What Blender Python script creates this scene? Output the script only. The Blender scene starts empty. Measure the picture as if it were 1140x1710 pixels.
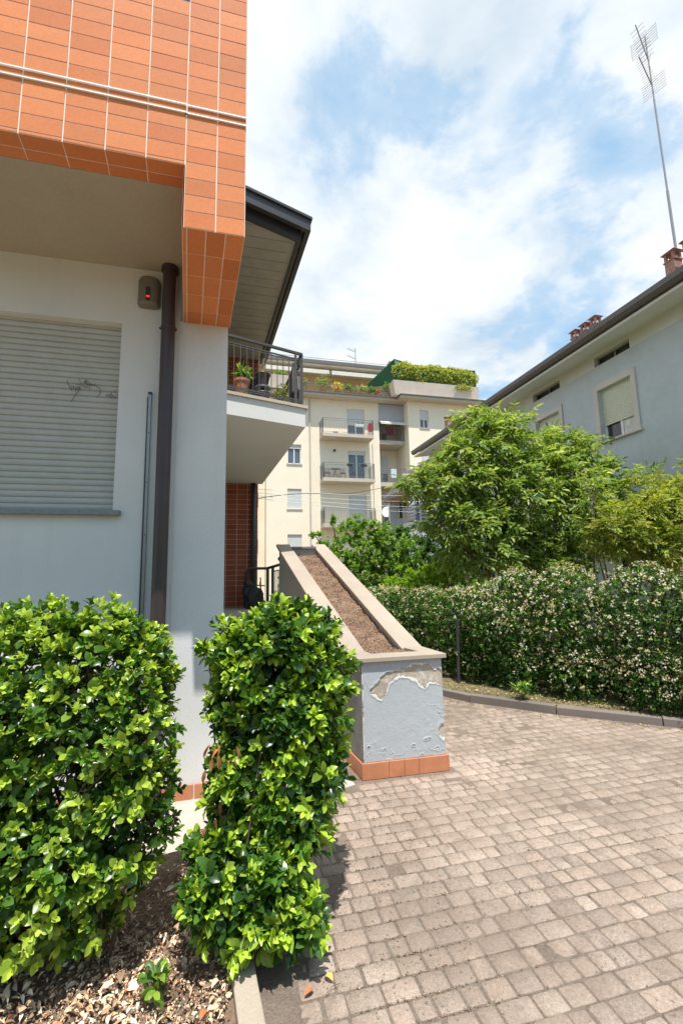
import bpy, math, random
import numpy as np
from mathutils import Vector, Matrix
rng = np.random.default_rng(7); random.seed(7)
SC = bpy.context.scene
COL = SC.collection
R = math.radians

# ------------------------------------------------------------------ objects
def tag(o, label=None, cat=None, group=None, kind=None):
    if label: o['label'] = label
    if cat: o['category'] = cat
    if group: o['group'] = group
    if kind: o['kind'] = kind
    return o
def empty(name, loc, label, cat, group=None):
    o = bpy.data.objects.new(name, None); COL.objects.link(o)
    o.location = loc; o.empty_display_size = .2
    return tag(o, label, cat, group)
def link(name, me, mat, parent=None):
    o = bpy.data.objects.new(name, me); COL.objects.link(o)
    if mat is not None:
        for m in (mat if isinstance(mat, (list, tuple)) else [mat]): me.materials.append(m)
    if parent is not None:
        o.parent = parent
        w = Matrix.Translation(parent.location) if parent.parent is None else Matrix.Translation(parent.parent.location) @ Matrix.Translation(parent.location)
        o.matrix_parent_inverse = Matrix.Identity(4)
        off = Vector(parent.location) if parent.parent is None else Vector(parent.location) + Vector(parent.parent.location)
        o.location = -off
    return o
# every mesh is written in world coordinates; link() offsets children so that they stay there

class MB:
    def __init__(s): s.v = []; s.f = []; s.m = []; s.c = []; s.mi = 0; s.col = (1, 1, 1)
    def add(s, vs, fs):
        b = len(s.v); s.v += [tuple(map(float, p)) for p in vs]
        for f in fs: s.f.append([b+i for i in f]); s.m.append(s.mi); s.c.append(s.col)
        return s
    def box(s, x0, x1, y0, y1, z0, z1):
        vs = [(x0,y0,z0),(x1,y0,z0),(x1,y1,z0),(x0,y1,z0),(x0,y0,z1),(x1,y0,z1),(x1,y1,z1),(x0,y1,z1)]
        return s.add(vs, [(3,2,1,0),(4,5,6,7),(0,1,5,4),(1,2,6,5),(2,3,7,6),(3,0,4,7)])
    def prism(s, poly, z0, z1):
        n = len(poly)
        vs = [(x,y,z0) for x,y in poly] + [(x,y,z1) for x,y in poly]
        return s.add(vs, [tuple(range(n))[::-1], tuple(range(n,2*n))] + [(i,(i+1)%n,n+(i+1)%n,n+i) for i in range(n)])
    def hexa(s, a, b):   # two quads, bottom and top
        return s.add(list(a)+list(b), [(3,2,1,0),(4,5,6,7),(0,1,5,4),(1,2,6,5),(2,3,7,6),(3,0,4,7)])
    def bar(s, p, q, w, h, up=(0,0,1)):
        p = Vector(p); q = Vector(q); d = (q-p).normalized(); u = Vector(up)
        if abs(d.dot(u)) > .98: u = Vector((0,1,0))
        a = d.cross(u).normalized(); b = a.cross(d).normalized()
        vs = []
        for c in (p, q):
            for i, j in ((-1,-1),(1,-1),(1,1),(-1,1)): vs.append(c + a*(i*w/2) + b*(j*h/2))
        return s.add(vs, [(0,1,2,3),(7,6,5,4),(0,4,5,1),(1,5,6,2),(2,6,7,3),(3,7,4,0)])
    def tube(s, pts, r, n=8, cap=True):
        pts = [Vector(p) for p in pts]; k = len(pts)
        rs = r if isinstance(r, (list, tuple)) else [r]*k
        vs = []; ref = None
        for i, p in enumerate(pts):
            d = (pts[min(i+1,k-1)] - pts[max(i-1,0)]).normalized()
            if ref is None: ref = Vector((1,0,0)) if abs(d.x) < .8 else Vector((0,1,0))
            a = (ref - d*ref.dot(d)).normalized(); ref = a; b = d.cross(a)
            for j in range(n):
                t = 2*math.pi*j/n; vs.append(p + (a*math.cos(t) + b*math.sin(t))*rs[i])
        fs = [(i*n+j, i*n+(j+1)%n, (i+1)*n+(j+1)%n, (i+1)*n+j) for i in range(k-1) for j in range(n)]
        if cap: fs += [tuple(range(n))[::-1], tuple(range((k-1)*n, k*n))]
        return s.add(vs, fs)
    def lathe(s, prof, c, n=16):
        vs = [(c[0]+r*math.cos(2*math.pi*j/n), c[1]+r*math.sin(2*math.pi*j/n), c[2]+z) for r, z in prof for j in range(n)]
        k = len(prof)
        fs = [(i*n+j, i*n+(j+1)%n, (i+1)*n+(j+1)%n, (i+1)*n+j) for i in range(k-1) for j in range(n)]
        fs += [tuple(range(n))[::-1], tuple(range((k-1)*n, k*n))]
        return s.add(vs, fs)
    def build(s, name, mat, parent=None, smooth=False, bevel=0, col=False):
        me = bpy.data.meshes.new(name); me.from_pydata(s.v, [], s.f)
        if max(s.m, default=0) > 0: me.polygons.foreach_set('material_index', s.m)
        if col:
            a = me.attributes.new('tint', 'FLOAT_COLOR', 'FACE')
            a.data.foreach_set('color', np.array([(*c, 1) for c in s.c], dtype=np.float32).ravel())
        me.update()
        if smooth: me.shade_smooth()
        o = link(name, me, mat, parent)
        if bevel:
            b = o.modifiers.new('bevel', 'BEVEL'); b.width = bevel; b.segments = 2; b.limit_method = 'ANGLE'
        return o

def wall_holes(mb, O, U, V, N, W, H, holes, depth):
    """wall face with rectangular openings (u0,u1,v0,v1) and reveals going 'depth' inwards"""
    O = Vector(O); U = Vector(U); V = Vector(V); N = Vector(N)
    us = sorted({0, W, *[h[0] for h in holes], *[h[1] for h in holes]})
    vs = sorted({0, H, *[h[2] for h in holes], *[h[3] for h in holes]})
    flip = U.cross(V).dot(N) < 0
    def q(a, b, c, d):
        mb.add([a, b, c, d], [(3,2,1,0) if flip else (0,1,2,3)])
    for i in range(len(us)-1):
        for j in range(len(vs)-1):
            cu = (us[i]+us[i+1])/2; cv = (vs[j]+vs[j+1])/2
            if any(h[0] < cu < h[1] and h[2] < cv < h[3] for h in holes): continue
            P = lambda u, v: O+U*u+V*v
            q(P(us[i],vs[j]), P(us[i+1],vs[j]), P(us[i+1],vs[j+1]), P(us[i],vs[j+1]))
    for h in holes:
        c = [O+U*h[0]+V*h[2], O+U*h[1]+V*h[2], O+U*h[1]+V*h[3], O+U*h[0]+V*h[3]]
        for k in range(4):
            a, b = c[k], c[(k+1)%4]; q(b, a, a-N*depth, b-N*depth)

# ------------------------------------------------------------------ materials
def newmat(name):
    m = bpy.data.materials.new(name); m.use_nodes = True
    nt = m.node_tree; b = nt.nodes['Principled BSDF']
    return m, nt, b
def nn(nt, t, **kw):
    n = nt.nodes.new(t)
    for k, v in kw.items():
        if k in n.inputs: n.inputs[k].default_value = v
        else: setattr(n, k, v)
    return n
def mixc(nt, fac, a, b, mode='MIX'):
    n = nt.nodes.new('ShaderNodeMix'); n.data_type = 'RGBA'; n.blend_type = mode
    for sock, v in ((n.inputs[0], fac), (n.inputs[6], a), (n.inputs[7], b)):
        if hasattr(v, 'is_linked') or hasattr(v, 'links'): nt.links.new(v, sock)
        else: sock.default_value = v if not isinstance(v, tuple) or len(v) == 4 else (*v, 1)
    return n.outputs[2]
def math_(nt, op, a, b=None, c=None):
    n = nt.nodes.new('ShaderNodeMath'); n.operation = op
    for i, v in enumerate((a, b, c)):
        if v is None: continue
        if hasattr(v, 'links'): nt.links.new(v, n.inputs[i])
        else: n.inputs[i].default_value = v
    return n.outputs[0]
def ramp(nt, fac, stops):
    n = nt.nodes.new('ShaderNodeValToRGB'); e = n.color_ramp.elements
    while len(e) < len(stops): e.new(.5)
    for i, (p, c) in enumerate(stops):
        e[i].position = p; e[i].color = (*c, 1) if len(c) == 3 else c
    nt.links.new(fac, n.inputs[0]); return n.outputs[0]
def coords(nt, kind='Object', scale=None):
    t = nt.nodes.new('ShaderNodeTexCoord'); o = t.outputs[kind]
    if scale:
        m = nt.nodes.new('ShaderNodeMapping'); m.inputs['Scale'].default_value = scale
        nt.links.new(o, m.inputs[0]); o = m.outputs[0]
    return o
def noise(nt, scale, detail=4, rough=.55, vec=None, dist=0, out=0):
    n = nt.nodes.new('ShaderNodeTexNoise'); n.inputs['Scale'].default_value = scale
    n.inputs['Detail'].default_value = detail; n.inputs['Roughness'].default_value = rough
    n.inputs['Distortion'].default_value = dist
    nt.links.new(vec if vec is not None else coords(nt), n.inputs['Vector']); return n.outputs[out]
def bump(nt, b, h, strength=.3, dist=.01):
    n = nt.nodes.new('ShaderNodeBump'); n.inputs['Strength'].default_value = strength
    n.inputs['Distance'].default_value = dist
    nt.links.new(h, n.inputs['Height']); nt.links.new(n.outputs[0], b.inputs['Normal'])

def plaster(name, c, var=.12, grain=90, stain=None, rough=.9, streak=.0, bs=.25):
    m, nt, b = newmat(name); v = coords(nt)
    big = noise(nt, 1.3, 5, .6, v); fine = noise(nt, grain, 3, .6, v)
    lo = tuple(x*(1-var) for x in c); hi = tuple(min(1, x*(1+var*.6)) for x in c)
    col = ramp(nt, big, [(.3, lo), (.7, hi)])
    col = mixc(nt, .25, col, ramp(nt, fine, [(.3, tuple(x*.75 for x in c)), (.7, tuple(min(1, x*1.15) for x in c))]))
    if streak:
        s = noise(nt, 1, 4, .6, coords(nt, 'Object', (9, 9, .6)))
        col = mixc(nt, ramp(nt, s, [(.55, (0,0,0)), (.8, (streak,)*3)]), col, stain or tuple(x*.5 for x in c))
    nt.links.new(col, b.inputs['Base Color']); b.inputs['Roughness'].default_value = rough
    bump(nt, b, fine, bs, .004); return m
def plain(name, c, rough=.5, metal=0, var=.08, scale=12, spec=None, bs=0.05):
    m, nt, b = newmat(name); n = noise(nt, scale, 5, .6)
    col = ramp(nt, n, [(.3, tuple(x*(1-var) for x in c)), (.7, tuple(min(1, x*(1+var)) for x in c))])
    nt.links.new(col, b.inputs['Base Color']); b.inputs['Roughness'].default_value = rough
    b.inputs['Metallic'].default_value = metal
    if spec is not None: b.inputs['Specular IOR Level'].default_value = spec
    if bs: bump(nt, b, n, bs, .002)
    return m
def tinted(name, rough=.5, var=.1, scale=40, bs=.2, speck=None, bd=.002, spec=.5):
    m, nt, b = newmat(name)
    a = nn(nt, 'ShaderNodeAttribute', attribute_name='tint')
    n = noise(nt, scale, 4, .6)
    col = mixc(nt, 1, a.outputs['Color'], ramp(nt, n, [(.3, (1-var,)*3), (.7, (1+var,)*3)]), 'MULTIPLY')
    if speck:
        n2 = noise(nt, speck[0], 2, .7)
        col = mixc(nt, ramp(nt, n2, [(speck[1], (0,0,0)), (speck[1]+.06, (speck[3],)*3)]), col, speck[2])
    nt.links.new(col, b.inputs['Base Color']); b.inputs['Roughness'].default_value = rough
    b.inputs['Specular IOR Level'].default_value = spec
    bump(nt, b, n, bs, bd); return m
def leafmat(name, rough=.38, trans=.3, spec=.5):
    m, nt, b = newmat(name)
    a = nn(nt, 'ShaderNodeAttribute', attribute_name='tint')
    n = noise(nt, 30, 3, .6)
    col = mixc(nt, 1, a.outputs['Color'], ramp(nt, n, [(.3, (.8,)*3), (.7, (1.15,)*3)]), 'MULTIPLY')
    nt.links.new(col, b.inputs['Base Color']); b.inputs['Roughness'].default_value = rough
    b.inputs['Specular IOR Level'].default_value = spec
    t = nn(nt, 'ShaderNodeBsdfTranslucent')
    tc = mixc(nt, 1, col, (1.5, 1.5, .5, 1), 'MULTIPLY'); nt.links.new(tc, t.inputs['Color'])
    mx = nn(nt, 'ShaderNodeMixShader'); mx.inputs[0].default_value = trans
    nt.links.new(b.outputs[0], mx.inputs[1]); nt.links.new(t.outputs[0], mx.inputs[2])
    nt.links.new(mx.outputs[0], nt.nodes['Material Output'].inputs['Surface']); return m

M = {}
M['wallblue'] = plaster('pale_blue_plaster', (.66, .665, .655), .08, 120, streak=.22, stain=(.50,.49,.44), bs=.35)
M['white'] = plaster('white_plaster', (.70, .70, .68), .05, 120)
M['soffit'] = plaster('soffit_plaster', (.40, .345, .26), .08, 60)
M['cream'] = plaster('cream_plaster', (.84, .745, .59), .05, 14, streak=.10, stain=(.70,.60,.46), bs=.1)
M['cornice'] = plaster('cornice_concrete', (.52, .46, .38), .12, 14, streak=.3, stain=(.35,.30,.25))
M['pinkconc'] = plaster('weathered_parapet', (.66, .57, .49), .1, 12, streak=.35, stain=(.45,.38,.33))
M['housewall'] = plaster('blue_grey_render', (.51, .55, .585), .08, 6, streak=.22, stain=(.38,.42,.45), bs=.15)
M['housecream'] = plaster('cream_render_band', (.62, .62, .59), .05, 30)
M['stone'] = plaster('window_stone', (.62, .56, .51), .12, 40)
M['concrete'] = plaster('old_concrete', (.40, .37, .33), .2, 60, streak=.3, stain=(.22,.20,.18), bs=.5)
M['coping'] = plaster('coping_concrete', (.38, .32, .255), .22, 70, streak=.0, bs=.5)
M['mortar'] = plaster('bare_mortar', (.44, .37, .29), .3, 45, bs=1)
nt = M['mortar'].node_tree; b = nt.nodes['Principled BSDF']; src = b.inputs['Base Color'].links[0].from_socket
nt.links.new(mixc(nt, ramp(nt, noise(nt, 11, 7, .75, None, .5), [(.50, (0,0,0)), (.60, (.85,)*3)]), src, (.66,.63,.58,1)), b.inputs['Base Color'])
M['wplaster'] = plaster('chipped_white_plaster', (.76, .75, .72), .1, 60, bs=.6)
M['paintblue'] = plaster('peeling_blue_paint', (.42, .45, .475), .06, 60, streak=.08, stain=(.40,.42,.42), bs=.4)
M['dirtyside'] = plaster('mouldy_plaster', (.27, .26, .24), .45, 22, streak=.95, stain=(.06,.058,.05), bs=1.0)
M['kerb'] = plaster('kerb_stone', (.20, .17, .15), .25, 90, bs=.8)
M['kerbold'] = plaster('garden_kerb', (.40, .34, .27), .25, 70, bs=.9)
M['path'] = plaster('path_concrete', (.48, .43, .37), .15, 80, bs=.6)
M['darkmetal'] = plain('dark_painted_metal', (.045, .042, .045), .45, .0)
M['brownpipe'] = plain('brown_pipe', (.050, .036, .034), .42, .0, .15, 6)
M['graymetal'] = plain('grey_metal', (.30, .30, .31), .4, .6)
M['railmetal'] = plain('railing_metal', (.20, .19, .18), .5, .3)
M['panel'] = plain('eave_panels', (.42, .38, .35), .5, 0, .12, 5)
M['gutter'] = plain('brown_gutter', (.125, .112, .108), .5, .2)
M['shutter'] = plain('cream_slats', (.44, .445, .41), .55, 0, .05, 8)
M['shutterg'] = plain('grey_slats', (.62, .62, .60), .55, 0, .05, 8)
M['shutterh'] = plain('beige_slats', (.62, .62, .50), .5, 0, .05, 8)
M['glass'] = plain('window_glass', (.10, .12, .14), .08, 0, .3, 2, .9, 0)
M['darkglass'] = plain('dark_window_glass', (.03, .03, .035), .08, 0, .3, 2, .7, 0)
M['curtain'] = plain('curtain', (.62, .60, .56), .9, 0, .2, 6)
M['frame'] = plain('white_frame', (.75, .75, .72), .5)
M['awning'] = plain('awning_cloth', (.66, .62, .54), .9, 0, .1, 5)
M['shade'] = plain('grey_shade_cloth', (.40, .41, .42), .9)
M['terracotta'] = plain('terracotta', (.42, .17, .09), .7, 0, .25, 20, bs=.3)
M['chimney'] = plain('chimney_clay', (.32, .19, .15), .85, 0, .35, 14, bs=.6)
M['skirt'] = plain('terracotta_skirting', (.50, .20, .10), .55, 0, .15, 9, bs=.2)
M['slate'] = plain('grey_stone_sill', (.20, .21, .23), .5, 0, .15, 30)
M['cable'] = plain('black_cable', (.03, .03, .03), .6)
M['whiteline'] = plain('white_line', (.85, .85, .85), .5)
M['redcloth'] = plain('red_cloth', (.30, .03, .04), .9)
M['blueclothes'] = plain('pale_clothes', (.55, .62, .7), .9)
M['net'] = plain('green_net', (.05, .20, .13), .9)
M['barrel'] = plain('siren_plastic', (.17, .15, .12), .35)
M['bark'] = plaster('bark', (.16, .12, .09), .3, 25, bs=1)
M['twig'] = plaster('twig', (.14, .095, .06), .3, 25, bs=.8)
M['roofdark'] = plain('roof_tiles', (.28, .17, .13), .8, 0, .3, 8)
M['black'] = plain('black_cover', (.02, .02, .022), .6)
M['chairs'] = plain('balcony_furniture', (.20, .17, .14), .6)
M['tile'] = tinted('orange_tile', .72, .10, 90, .15, spec=.22)
M['tiled'] = M['tile']
M['grout'] = plain('grout', (.85, .76, .67), .9)
def pavermat():
    m = tinted('concrete_paver', .9, .2, 70, .9, (130, .60, (.12,.095,.08), .5), .004, .25)
    nt = m.node_tree; b = nt.nodes['Principled BSDF']; src = b.inputs['Base Color'].links[0].from_socket
    st = noise(nt, 1.5, 6, .62, None, .6); st2 = noise(nt, 9, 6, .7, None, .3)
    c = mixc(nt, ramp(nt, st, [(.42, (0,0,0)), (.62, (.62,)*3)]), src, (.215,.165,.130, 1))
    c = mixc(nt, ramp(nt, st2, [(.54, (0,0,0)), (.66, (.5,)*3)]), c, (.17,.14,.115, 1))
    sp3 = noise(nt, 42, 3, .6, None, .2); sp4 = noise(nt, 2.2, 4, .6)
    c = mixc(nt, math_(nt, 'MULTIPLY', ramp(nt, sp3, [(.60, (0,0,0)), (.66, (.75,)*3)]), ramp(nt, sp4, [(.42, (0,0,0)), (.58, (1,1,1))])), c, (.125,.11,.095, 1))
    c = mixc(nt, ramp(nt, noise(nt, 5, 5, .7), [(.56, (0,0,0)), (.72, (.5,)*3)]), c, (.46,.375,.31, 1))
    grain = noise(nt, 260, 2, .6)
    c = mixc(nt, 1, c, ramp(nt, grain, [(.3, (.72,)*3), (.7, (1.25,)*3)]), 'MULTIPLY')
    nt.links.new(c, b.inputs['Base Color']); return m
M['paver'] = pavermat()
M['leaf'] = leafmat('glossy_leaf', .3, .26, .55)
M['leaf2'] = leafmat('matt_leaf', .42, .40, .4)
M['petal'] = leafmat('petal', .7, .25, .2)
M['litter'] = tinted('dry_leaf', .75, .15, 60, .2)
M['siltred'] = plain('red_lamp', (.5, .01, .01), .3)
bl = M['siltred'].node_tree.nodes['Principled BSDF']; bl.inputs['Emission Color'].default_value = (1, .03, .02, 1); bl.inputs['Emission Strength'].default_value = .9

def soilmat(name, c1, c2, c3, sc=60, bs=1.0):
    m, nt, b = newmat(name); v = coords(nt)
    a = noise(nt, sc, 6, .7, v); g = noise(nt, 6, 5, .6, v)
    col = mixc(nt, ramp(nt, g, [(.4, (0,0,0)), (.65, (1,1,1))]), ramp(nt, a, [(.35, c1), (.6, c2)]), ramp(nt, a, [(.35, c2), (.65, c3)]))
    nt.links.new(col, b.inputs['Base Color']); b.inputs['Roughness'].default_value = .95
    bump(nt, b, a, bs, .02); return m
M['soil'] = soilmat('garden_soil', (.13,.085,.06), (.28,.19,.13), (.42,.30,.21))
M['joint'] = soilmat('joint_sand', (.17,.13,.10), (.27,.21,.165), (.34,.27,.215), 90)
M['redsoil'] = soilmat('dry_red_soil', (.13,.075,.045), (.26,.16,.10), (.36,.235,.155), 70)
M['verge'] = soilmat('dry_verge', (.10,.08,.05), (.22,.17,.10), (.30,.25,.14), 40)

# ------------------------------------------------------------------ camera, light, sky
cam = bpy.data.cameras.new('camera'); co = bpy.data.objects.new('camera', cam); COL.objects.link(co)
F, CX, CY = 757., 570., 855.
a = np.array([3600-CX, 900-CY, F]); b = np.array([379-CX, 965-CY, F])
b /= np.linalg.norm(b); a -= a.dot(b)*b; a /= np.linalg.norm(a)
zz = np.cross(a, b); zz = -zz if zz[1] > 0 else zz
RR = np.array([a, b, zz])
mw = Matrix(((RR[0][0], -RR[0][1], -RR[0][2], 0), (RR[1][0], -RR[1][1], -RR[1][2], 0), (RR[2][0], -RR[2][1], -RR[2][2], 1.6), (0,0,0,1)))
co.matrix_world = mw
cam.sensor_fit = 'VERTICAL'; cam.sensor_height = 36; cam.lens = 36*F/1710
cam.clip_end = 2000; cam.clip_start = .05
SC.camera = co
SUN = Vector((.07, 1.1, -3.0)).normalized()
sl = bpy.data.lights.new('sun', 'SUN'); so = bpy.data.objects.new('sun', sl); COL.objects.link(so)
sl.energy = 5.0; sl.angle = R(.6); sl.color = (1, .955, .89)
so.rotation_euler = SUN.to_track_quat('-Z', 'Y').to_euler()
W = bpy.data.worlds.new('World'); SC.world = W; W.use_nodes = True
nt = W.node_tree; bg = nt.nodes['Background']; bg.inputs['Strength'].default_value = .1
sky = nt.nodes.new('ShaderNodeTexSky'); sky.sky_type = 'NISHITA'; sky.sun_disc = False
sky.sun_elevation = math.asin(-SUN.z); sky.sun_rotation = math.pi; sky.dust_density = 1.5; sky.ozone_density = 2.5
tc = nt.nodes.new('ShaderNodeTexCoord'); D = tc.outputs['Generated']
sx = nt.nodes.new('ShaderNodeSeparateXYZ'); nt.links.new(D, sx.inputs[0])
zc = math_(nt, 'ADD', math_(nt, 'MAXIMUM', sx.outputs[2], 0), .18)
cx = nt.nodes.new('ShaderNodeCombineXYZ')
nt.links.new(math_(nt, 'DIVIDE', sx.outputs[0], zc), cx.inputs[0]); nt.links.new(math_(nt, 'DIVIDE', sx.outputs[1], zc), cx.inputs[1])
warp = noise(nt, 3.4, 9, .62, cx.outputs[0], 0, 1)
wv = nt.nodes.new('ShaderNodeVectorMath'); wv.operation = 'MULTIPLY_ADD'
nt.links.new(warp, wv.inputs[0]); wv.inputs[1].default_value = (.40, .40, .40); nt.links.new(D, wv.inputs[2])
wv2 = nt.nodes.new('ShaderNodeVectorMath'); wv2.operation = 'SUBTRACT'; nt.links.new(wv.outputs[0], wv2.inputs[0]); wv2.inputs[1].default_value = (.20, .20, .20)
dens = math_(nt, 'ADD', math_(nt, 'MULTIPLY', noise(nt, 2.3, 12, .58, cx.outputs[0], .25), 2.1), -.25)
dens = math_(nt, 'ADD', dens, math_(nt, 'MULTIPLY', math_(nt, 'MINIMUM', math_(nt, 'ADD', sx.outputs[1], -.05), 0), 1.0))
for h, rad, amt in (((.145,.642,.753),.15,.41), ((.20,.61,.77),.08,.16), ((.304,.602,.738),.08,.38), ((.502,.473,.724),.07,.24),
                    ((.53,.52,.67),.13,.24), ((.611,.577,.542),.19,.41), ((.477,.746,.465),.13,.38), ((.624,.465,.628),.12,.26),
                    ((.66,.62,.42),.10,.30), ((.547,.739,.393),.09,.34), ((-.5,.6,.6),.3,.4), ((.8,-.3,.5),.35,.5), ((-.4,-.6,.6),.35,.5)):
    hv = Vector(h).normalized()
    vd = nt.nodes.new('ShaderNodeVectorMath'); vd.operation = 'DISTANCE'
    nt.links.new(wv2.outputs[0], vd.inputs[0]); vd.inputs[1].default_value = hv
    mr = nt.nodes.new('ShaderNodeMapRange'); mr.interpolation_type = 'SMOOTHSTEP'
    nt.links.new(vd.outputs['Value'], mr.inputs[0]); mr.inputs[1].default_value = 0; mr.inputs[2].default_value = rad*1.25
    mr.inputs[3].default_value = amt; mr.inputs[4].default_value = 0
    dens = math_(nt, 'SUBTRACT', dens, mr.outputs[0])
cov = ramp(nt, dens, [(.18, (.06,)*3), (.40, (.34,)*3), (.56, (.80,)*3), (.72, (1,1,1))])
shadeN = noise(nt, 3.0, 8, .55, cx.outputs[0], .3)
cc = ramp(nt, shadeN, [(.32, (.66, .75, .83)), (.47, (.86, .91, .95)), (.62, (1, 1, 1))])
cc = mixc(nt, 1, cc, (8.6, 8.65, 8.7, 1), 'MULTIPLY')
skyc = mixc(nt, 1, sky.outputs[0], (1.65, 1.75, 1.65, 1), 'MULTIPLY')
skyc = mixc(nt, .62, skyc, (3.6, 6.0, 8.2, 1))
nt.links.new(mixc(nt, cov, skyc, cc), bg.inputs['Color'])
SC.view_settings.view_transform = 'Standard'; SC.view_settings.look = 'None'; SC.view_settings.exposure = .34

# ------------------------------------------------------------------ ground
g = MB(); g.add([(-300,-300,-.03),(300,-300,-.03),(300,300,-.03),(-300,300,-.03)], [(0,1,2,3)])
tag(g.build('ground', M['verge']), kind='structure')
g = MB(); nn_ = 24; vs = []  # added unseen ridge behind the camera, keeps low sky light off the left wall
for i in range(nn_+1):
    x = -45+90*i/nn_
    for yy_, zz_ in ((-8.5,-.1),(-10.5,2.5),(-12.5,4.5),(-15,5.8),(-22,6.6),(-40,7)):
        vs.append((x+rng.normal()*.4, yy_+rng.normal()*.5-abs(x)*.05, max(-.1, zz_+rng.normal()*.35*(zz_ > 0))))
g.add(vs, [(i*6+j, i*6+j+1, (i+1)*6+j+1, (i+1)*6+j) for i in range(nn_) for j in range(5)])
tag(g.build('added_sky_blocker', plain('sky_blocker_green', (.07,.085,.035), .9, 0, .4, 2), smooth=True), kind='structure')
g = MB()
kx = lambda y: .09 - .09*(y-2.0)            # garden kerb line
g.add([(-6,-2,-.012),(kx(-2)+.02,-2,-.012),(kx(3)+.02,3.0,-.012),(-6,3.0,-.012)], [(0,1,2,3)])
# uneven soil bed
n = 60; xs = np.linspace(-3, 1, n); ys = np.linspace(.6, 3.0, n)
g2 = MB(); vs = []
for y in ys:
    for i in range(n):
        x = -3 + (kx(y)+.01+3)*i/(n-1)
        vs.append((x, y, .02+.018*math.sin(x*5+y*3)+.012*math.sin(x*13-y*9)+.03*max(0, min(1, (-.1-x)))))
g2.add(vs, [(j*n+i, j*n+i+1, (j+1)*n+i+1, (j+1)*n+i) for j in range(n-1) for i in range(n-1)])
tag(g2.build('soil_bed', M['soil'], smooth=True), kind='structure')
tag(g.build('garden_ground', M['soil']), kind='structure')
KERB = [(5.9, 2.7), (4.52, 3.86), (3.92, 4.36), (3.27, 4.98), (2.78, 5.62), (2.42, 6.5), (2.15, 7.6), (1.95, 9.2), (1.85, 11)]
nbx, nby = 190, 330; bx = np.linspace(-.42, 6.2, nbx); by = np.linspace(-1.5, 11, nby); vs = []
for y_ in by:
    for x_ in bx:
        q = math.sin(x_*2.3+1.3*math.sin(y_*1.7))*math.sin(y_*2.1-x_*.7)+.6*math.sin(x_*7.1+y_*3.3)*math.sin(y_*6.7)+rng.normal()*.25
        vs.append((x_, y_, -.0030+.0022*max(-.6, min(1.5, q))))
g = MB(); g.add(vs, [(b_*nbx+a_, b_*nbx+a_+1, (b_+1)*nbx+a_+1, (b_+1)*nbx+a_) for b_ in range(nby-1) for a_ in range(nbx-1)])
tag(g.build('paving_bed', M['joint'], smooth=True), kind='structure')
def kerb_side(x, y):      # >0 : road side (left of kerb)
    best = 1e9; side = 1
    for (x0,y0),(x1,y1) in zip(KERB[:-1], KERB[1:]):
        dx, dy = x1-x0, y1-y0; L = math.hypot(dx, dy); t = max(0, min(1, ((x-x0)*dx+(y-y0)*dy)/L/L))
        d = math.hypot(x-x0-t*dx, y-y0-t*dy)
        if d < best: best = d; side = 1 if dx*(y-y0)-dy*(x-x0) > 0 else -1
    return best*side
# cobble shaped concrete pavers, every stone modelled
V_, F_, C_ = [], [], []
y = -.6; ri = 0
pal = [np.array(c) for c in ((.358,.283,.230),(.375,.295,.240),(.342,.272,.222),(.395,.318,.262),(.350,.276,.226),(.328,.264,.218),(.365,.284,.230))]
while y < 10.5:
    ph = .098; x = -.9 - rng.random()*.15
    while x < 6.2:
        w = rng.choice([.088, .118, .148]); 
        cxp, cyp = x+w/2, y+ph/2
        left = kx(cyp)+.13 if cyp < 2.95 else (.55 if cyp < 3.5 else (1.0 if cyp < 4.2 else 0.15))
        inplanter = (3.66 < cyp < 7.2 and 1.0-.09*(cyp-3.68) < cxp < 1.82-.09*(cyp-3.68))
        if kerb_side(cxp, cyp) > .055 and cxp-w/2 > left-.04 and not inplanter:
            far = cyp > 5.2
            gp = .0022; e = .007; h = .0 + rng.normal()*.0016; dz = -.010
            jx, jy = rng.normal(size=2)*.0015
            wav = .003*math.sin(cxp*1.7+1)*math.cos(cyp*1.3)
            a0, a1, b0, b1 = x+gp+jx, x+w-gp+jx, y+gp+jy, y+ph-gp+jy
            cr = .007
            def octo(i, z, tl=(0,0)):
                p = [(a0+i+cr,b0+i),(a1-i-cr,b0+i),(a1-i,b0+i+cr),(a1-i,b1-i-cr),(a1-i-cr,b1-i),(a0+i+cr,b1-i),(a0+i,b1-i-cr),(a0+i,b0+i+cr)]
                return [(px+rng.normal()*.0011, py+rng.normal()*.0011, z+tl[0]*(px-cxp)+tl[1]*(py-cyp)) for px, py in p]
            tl = rng.normal(size=2)*.012
            base = len(V_)
            V_ += octo(0, -.004+dz) + octo(.0015, h-.0045+wav*.5, tl) + octo(e, h+.0005+wav*.5, tl)
            for k in range(8):
                F_.append((base+k, base+(k+1)%8, base+8+(k+1)%8, base+8+k)); F_.append((base+8+k, base+8+(k+1)%8, base+16+(k+1)%8, base+16+k))
            F_.append(tuple(base+16+k for k in range(8)))
            c = pal[rng.integers(len(pal))]*(1+rng.normal()*.05)
            # worn pale / dirty areas that belong to the stones
            q = math.sin(cxp*2.1+cyp*1.1)+math.sin(cxp*.9-cyp*2.3+2)
            c = c*(1+.07*q); C_ += [tuple(c)]*17
        x += w
    y += ph; ri += 1
pv = MB(); pv.v, pv.f, pv.c, pv.m = V_, F_, C_, [0]*len(F_)
po = tag(pv.build('paving', M['paver'], smooth=True, col=True), kind='structure')
# moss and debris in joints : tiny clumps
def scatter_chips(name, N, region, size, pal, mat, zf=None, thick=.25, flat=.5, label=None, kind='stuff', cat=None):
    P = np.array([region() for _ in range(N)])
    return P

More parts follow.
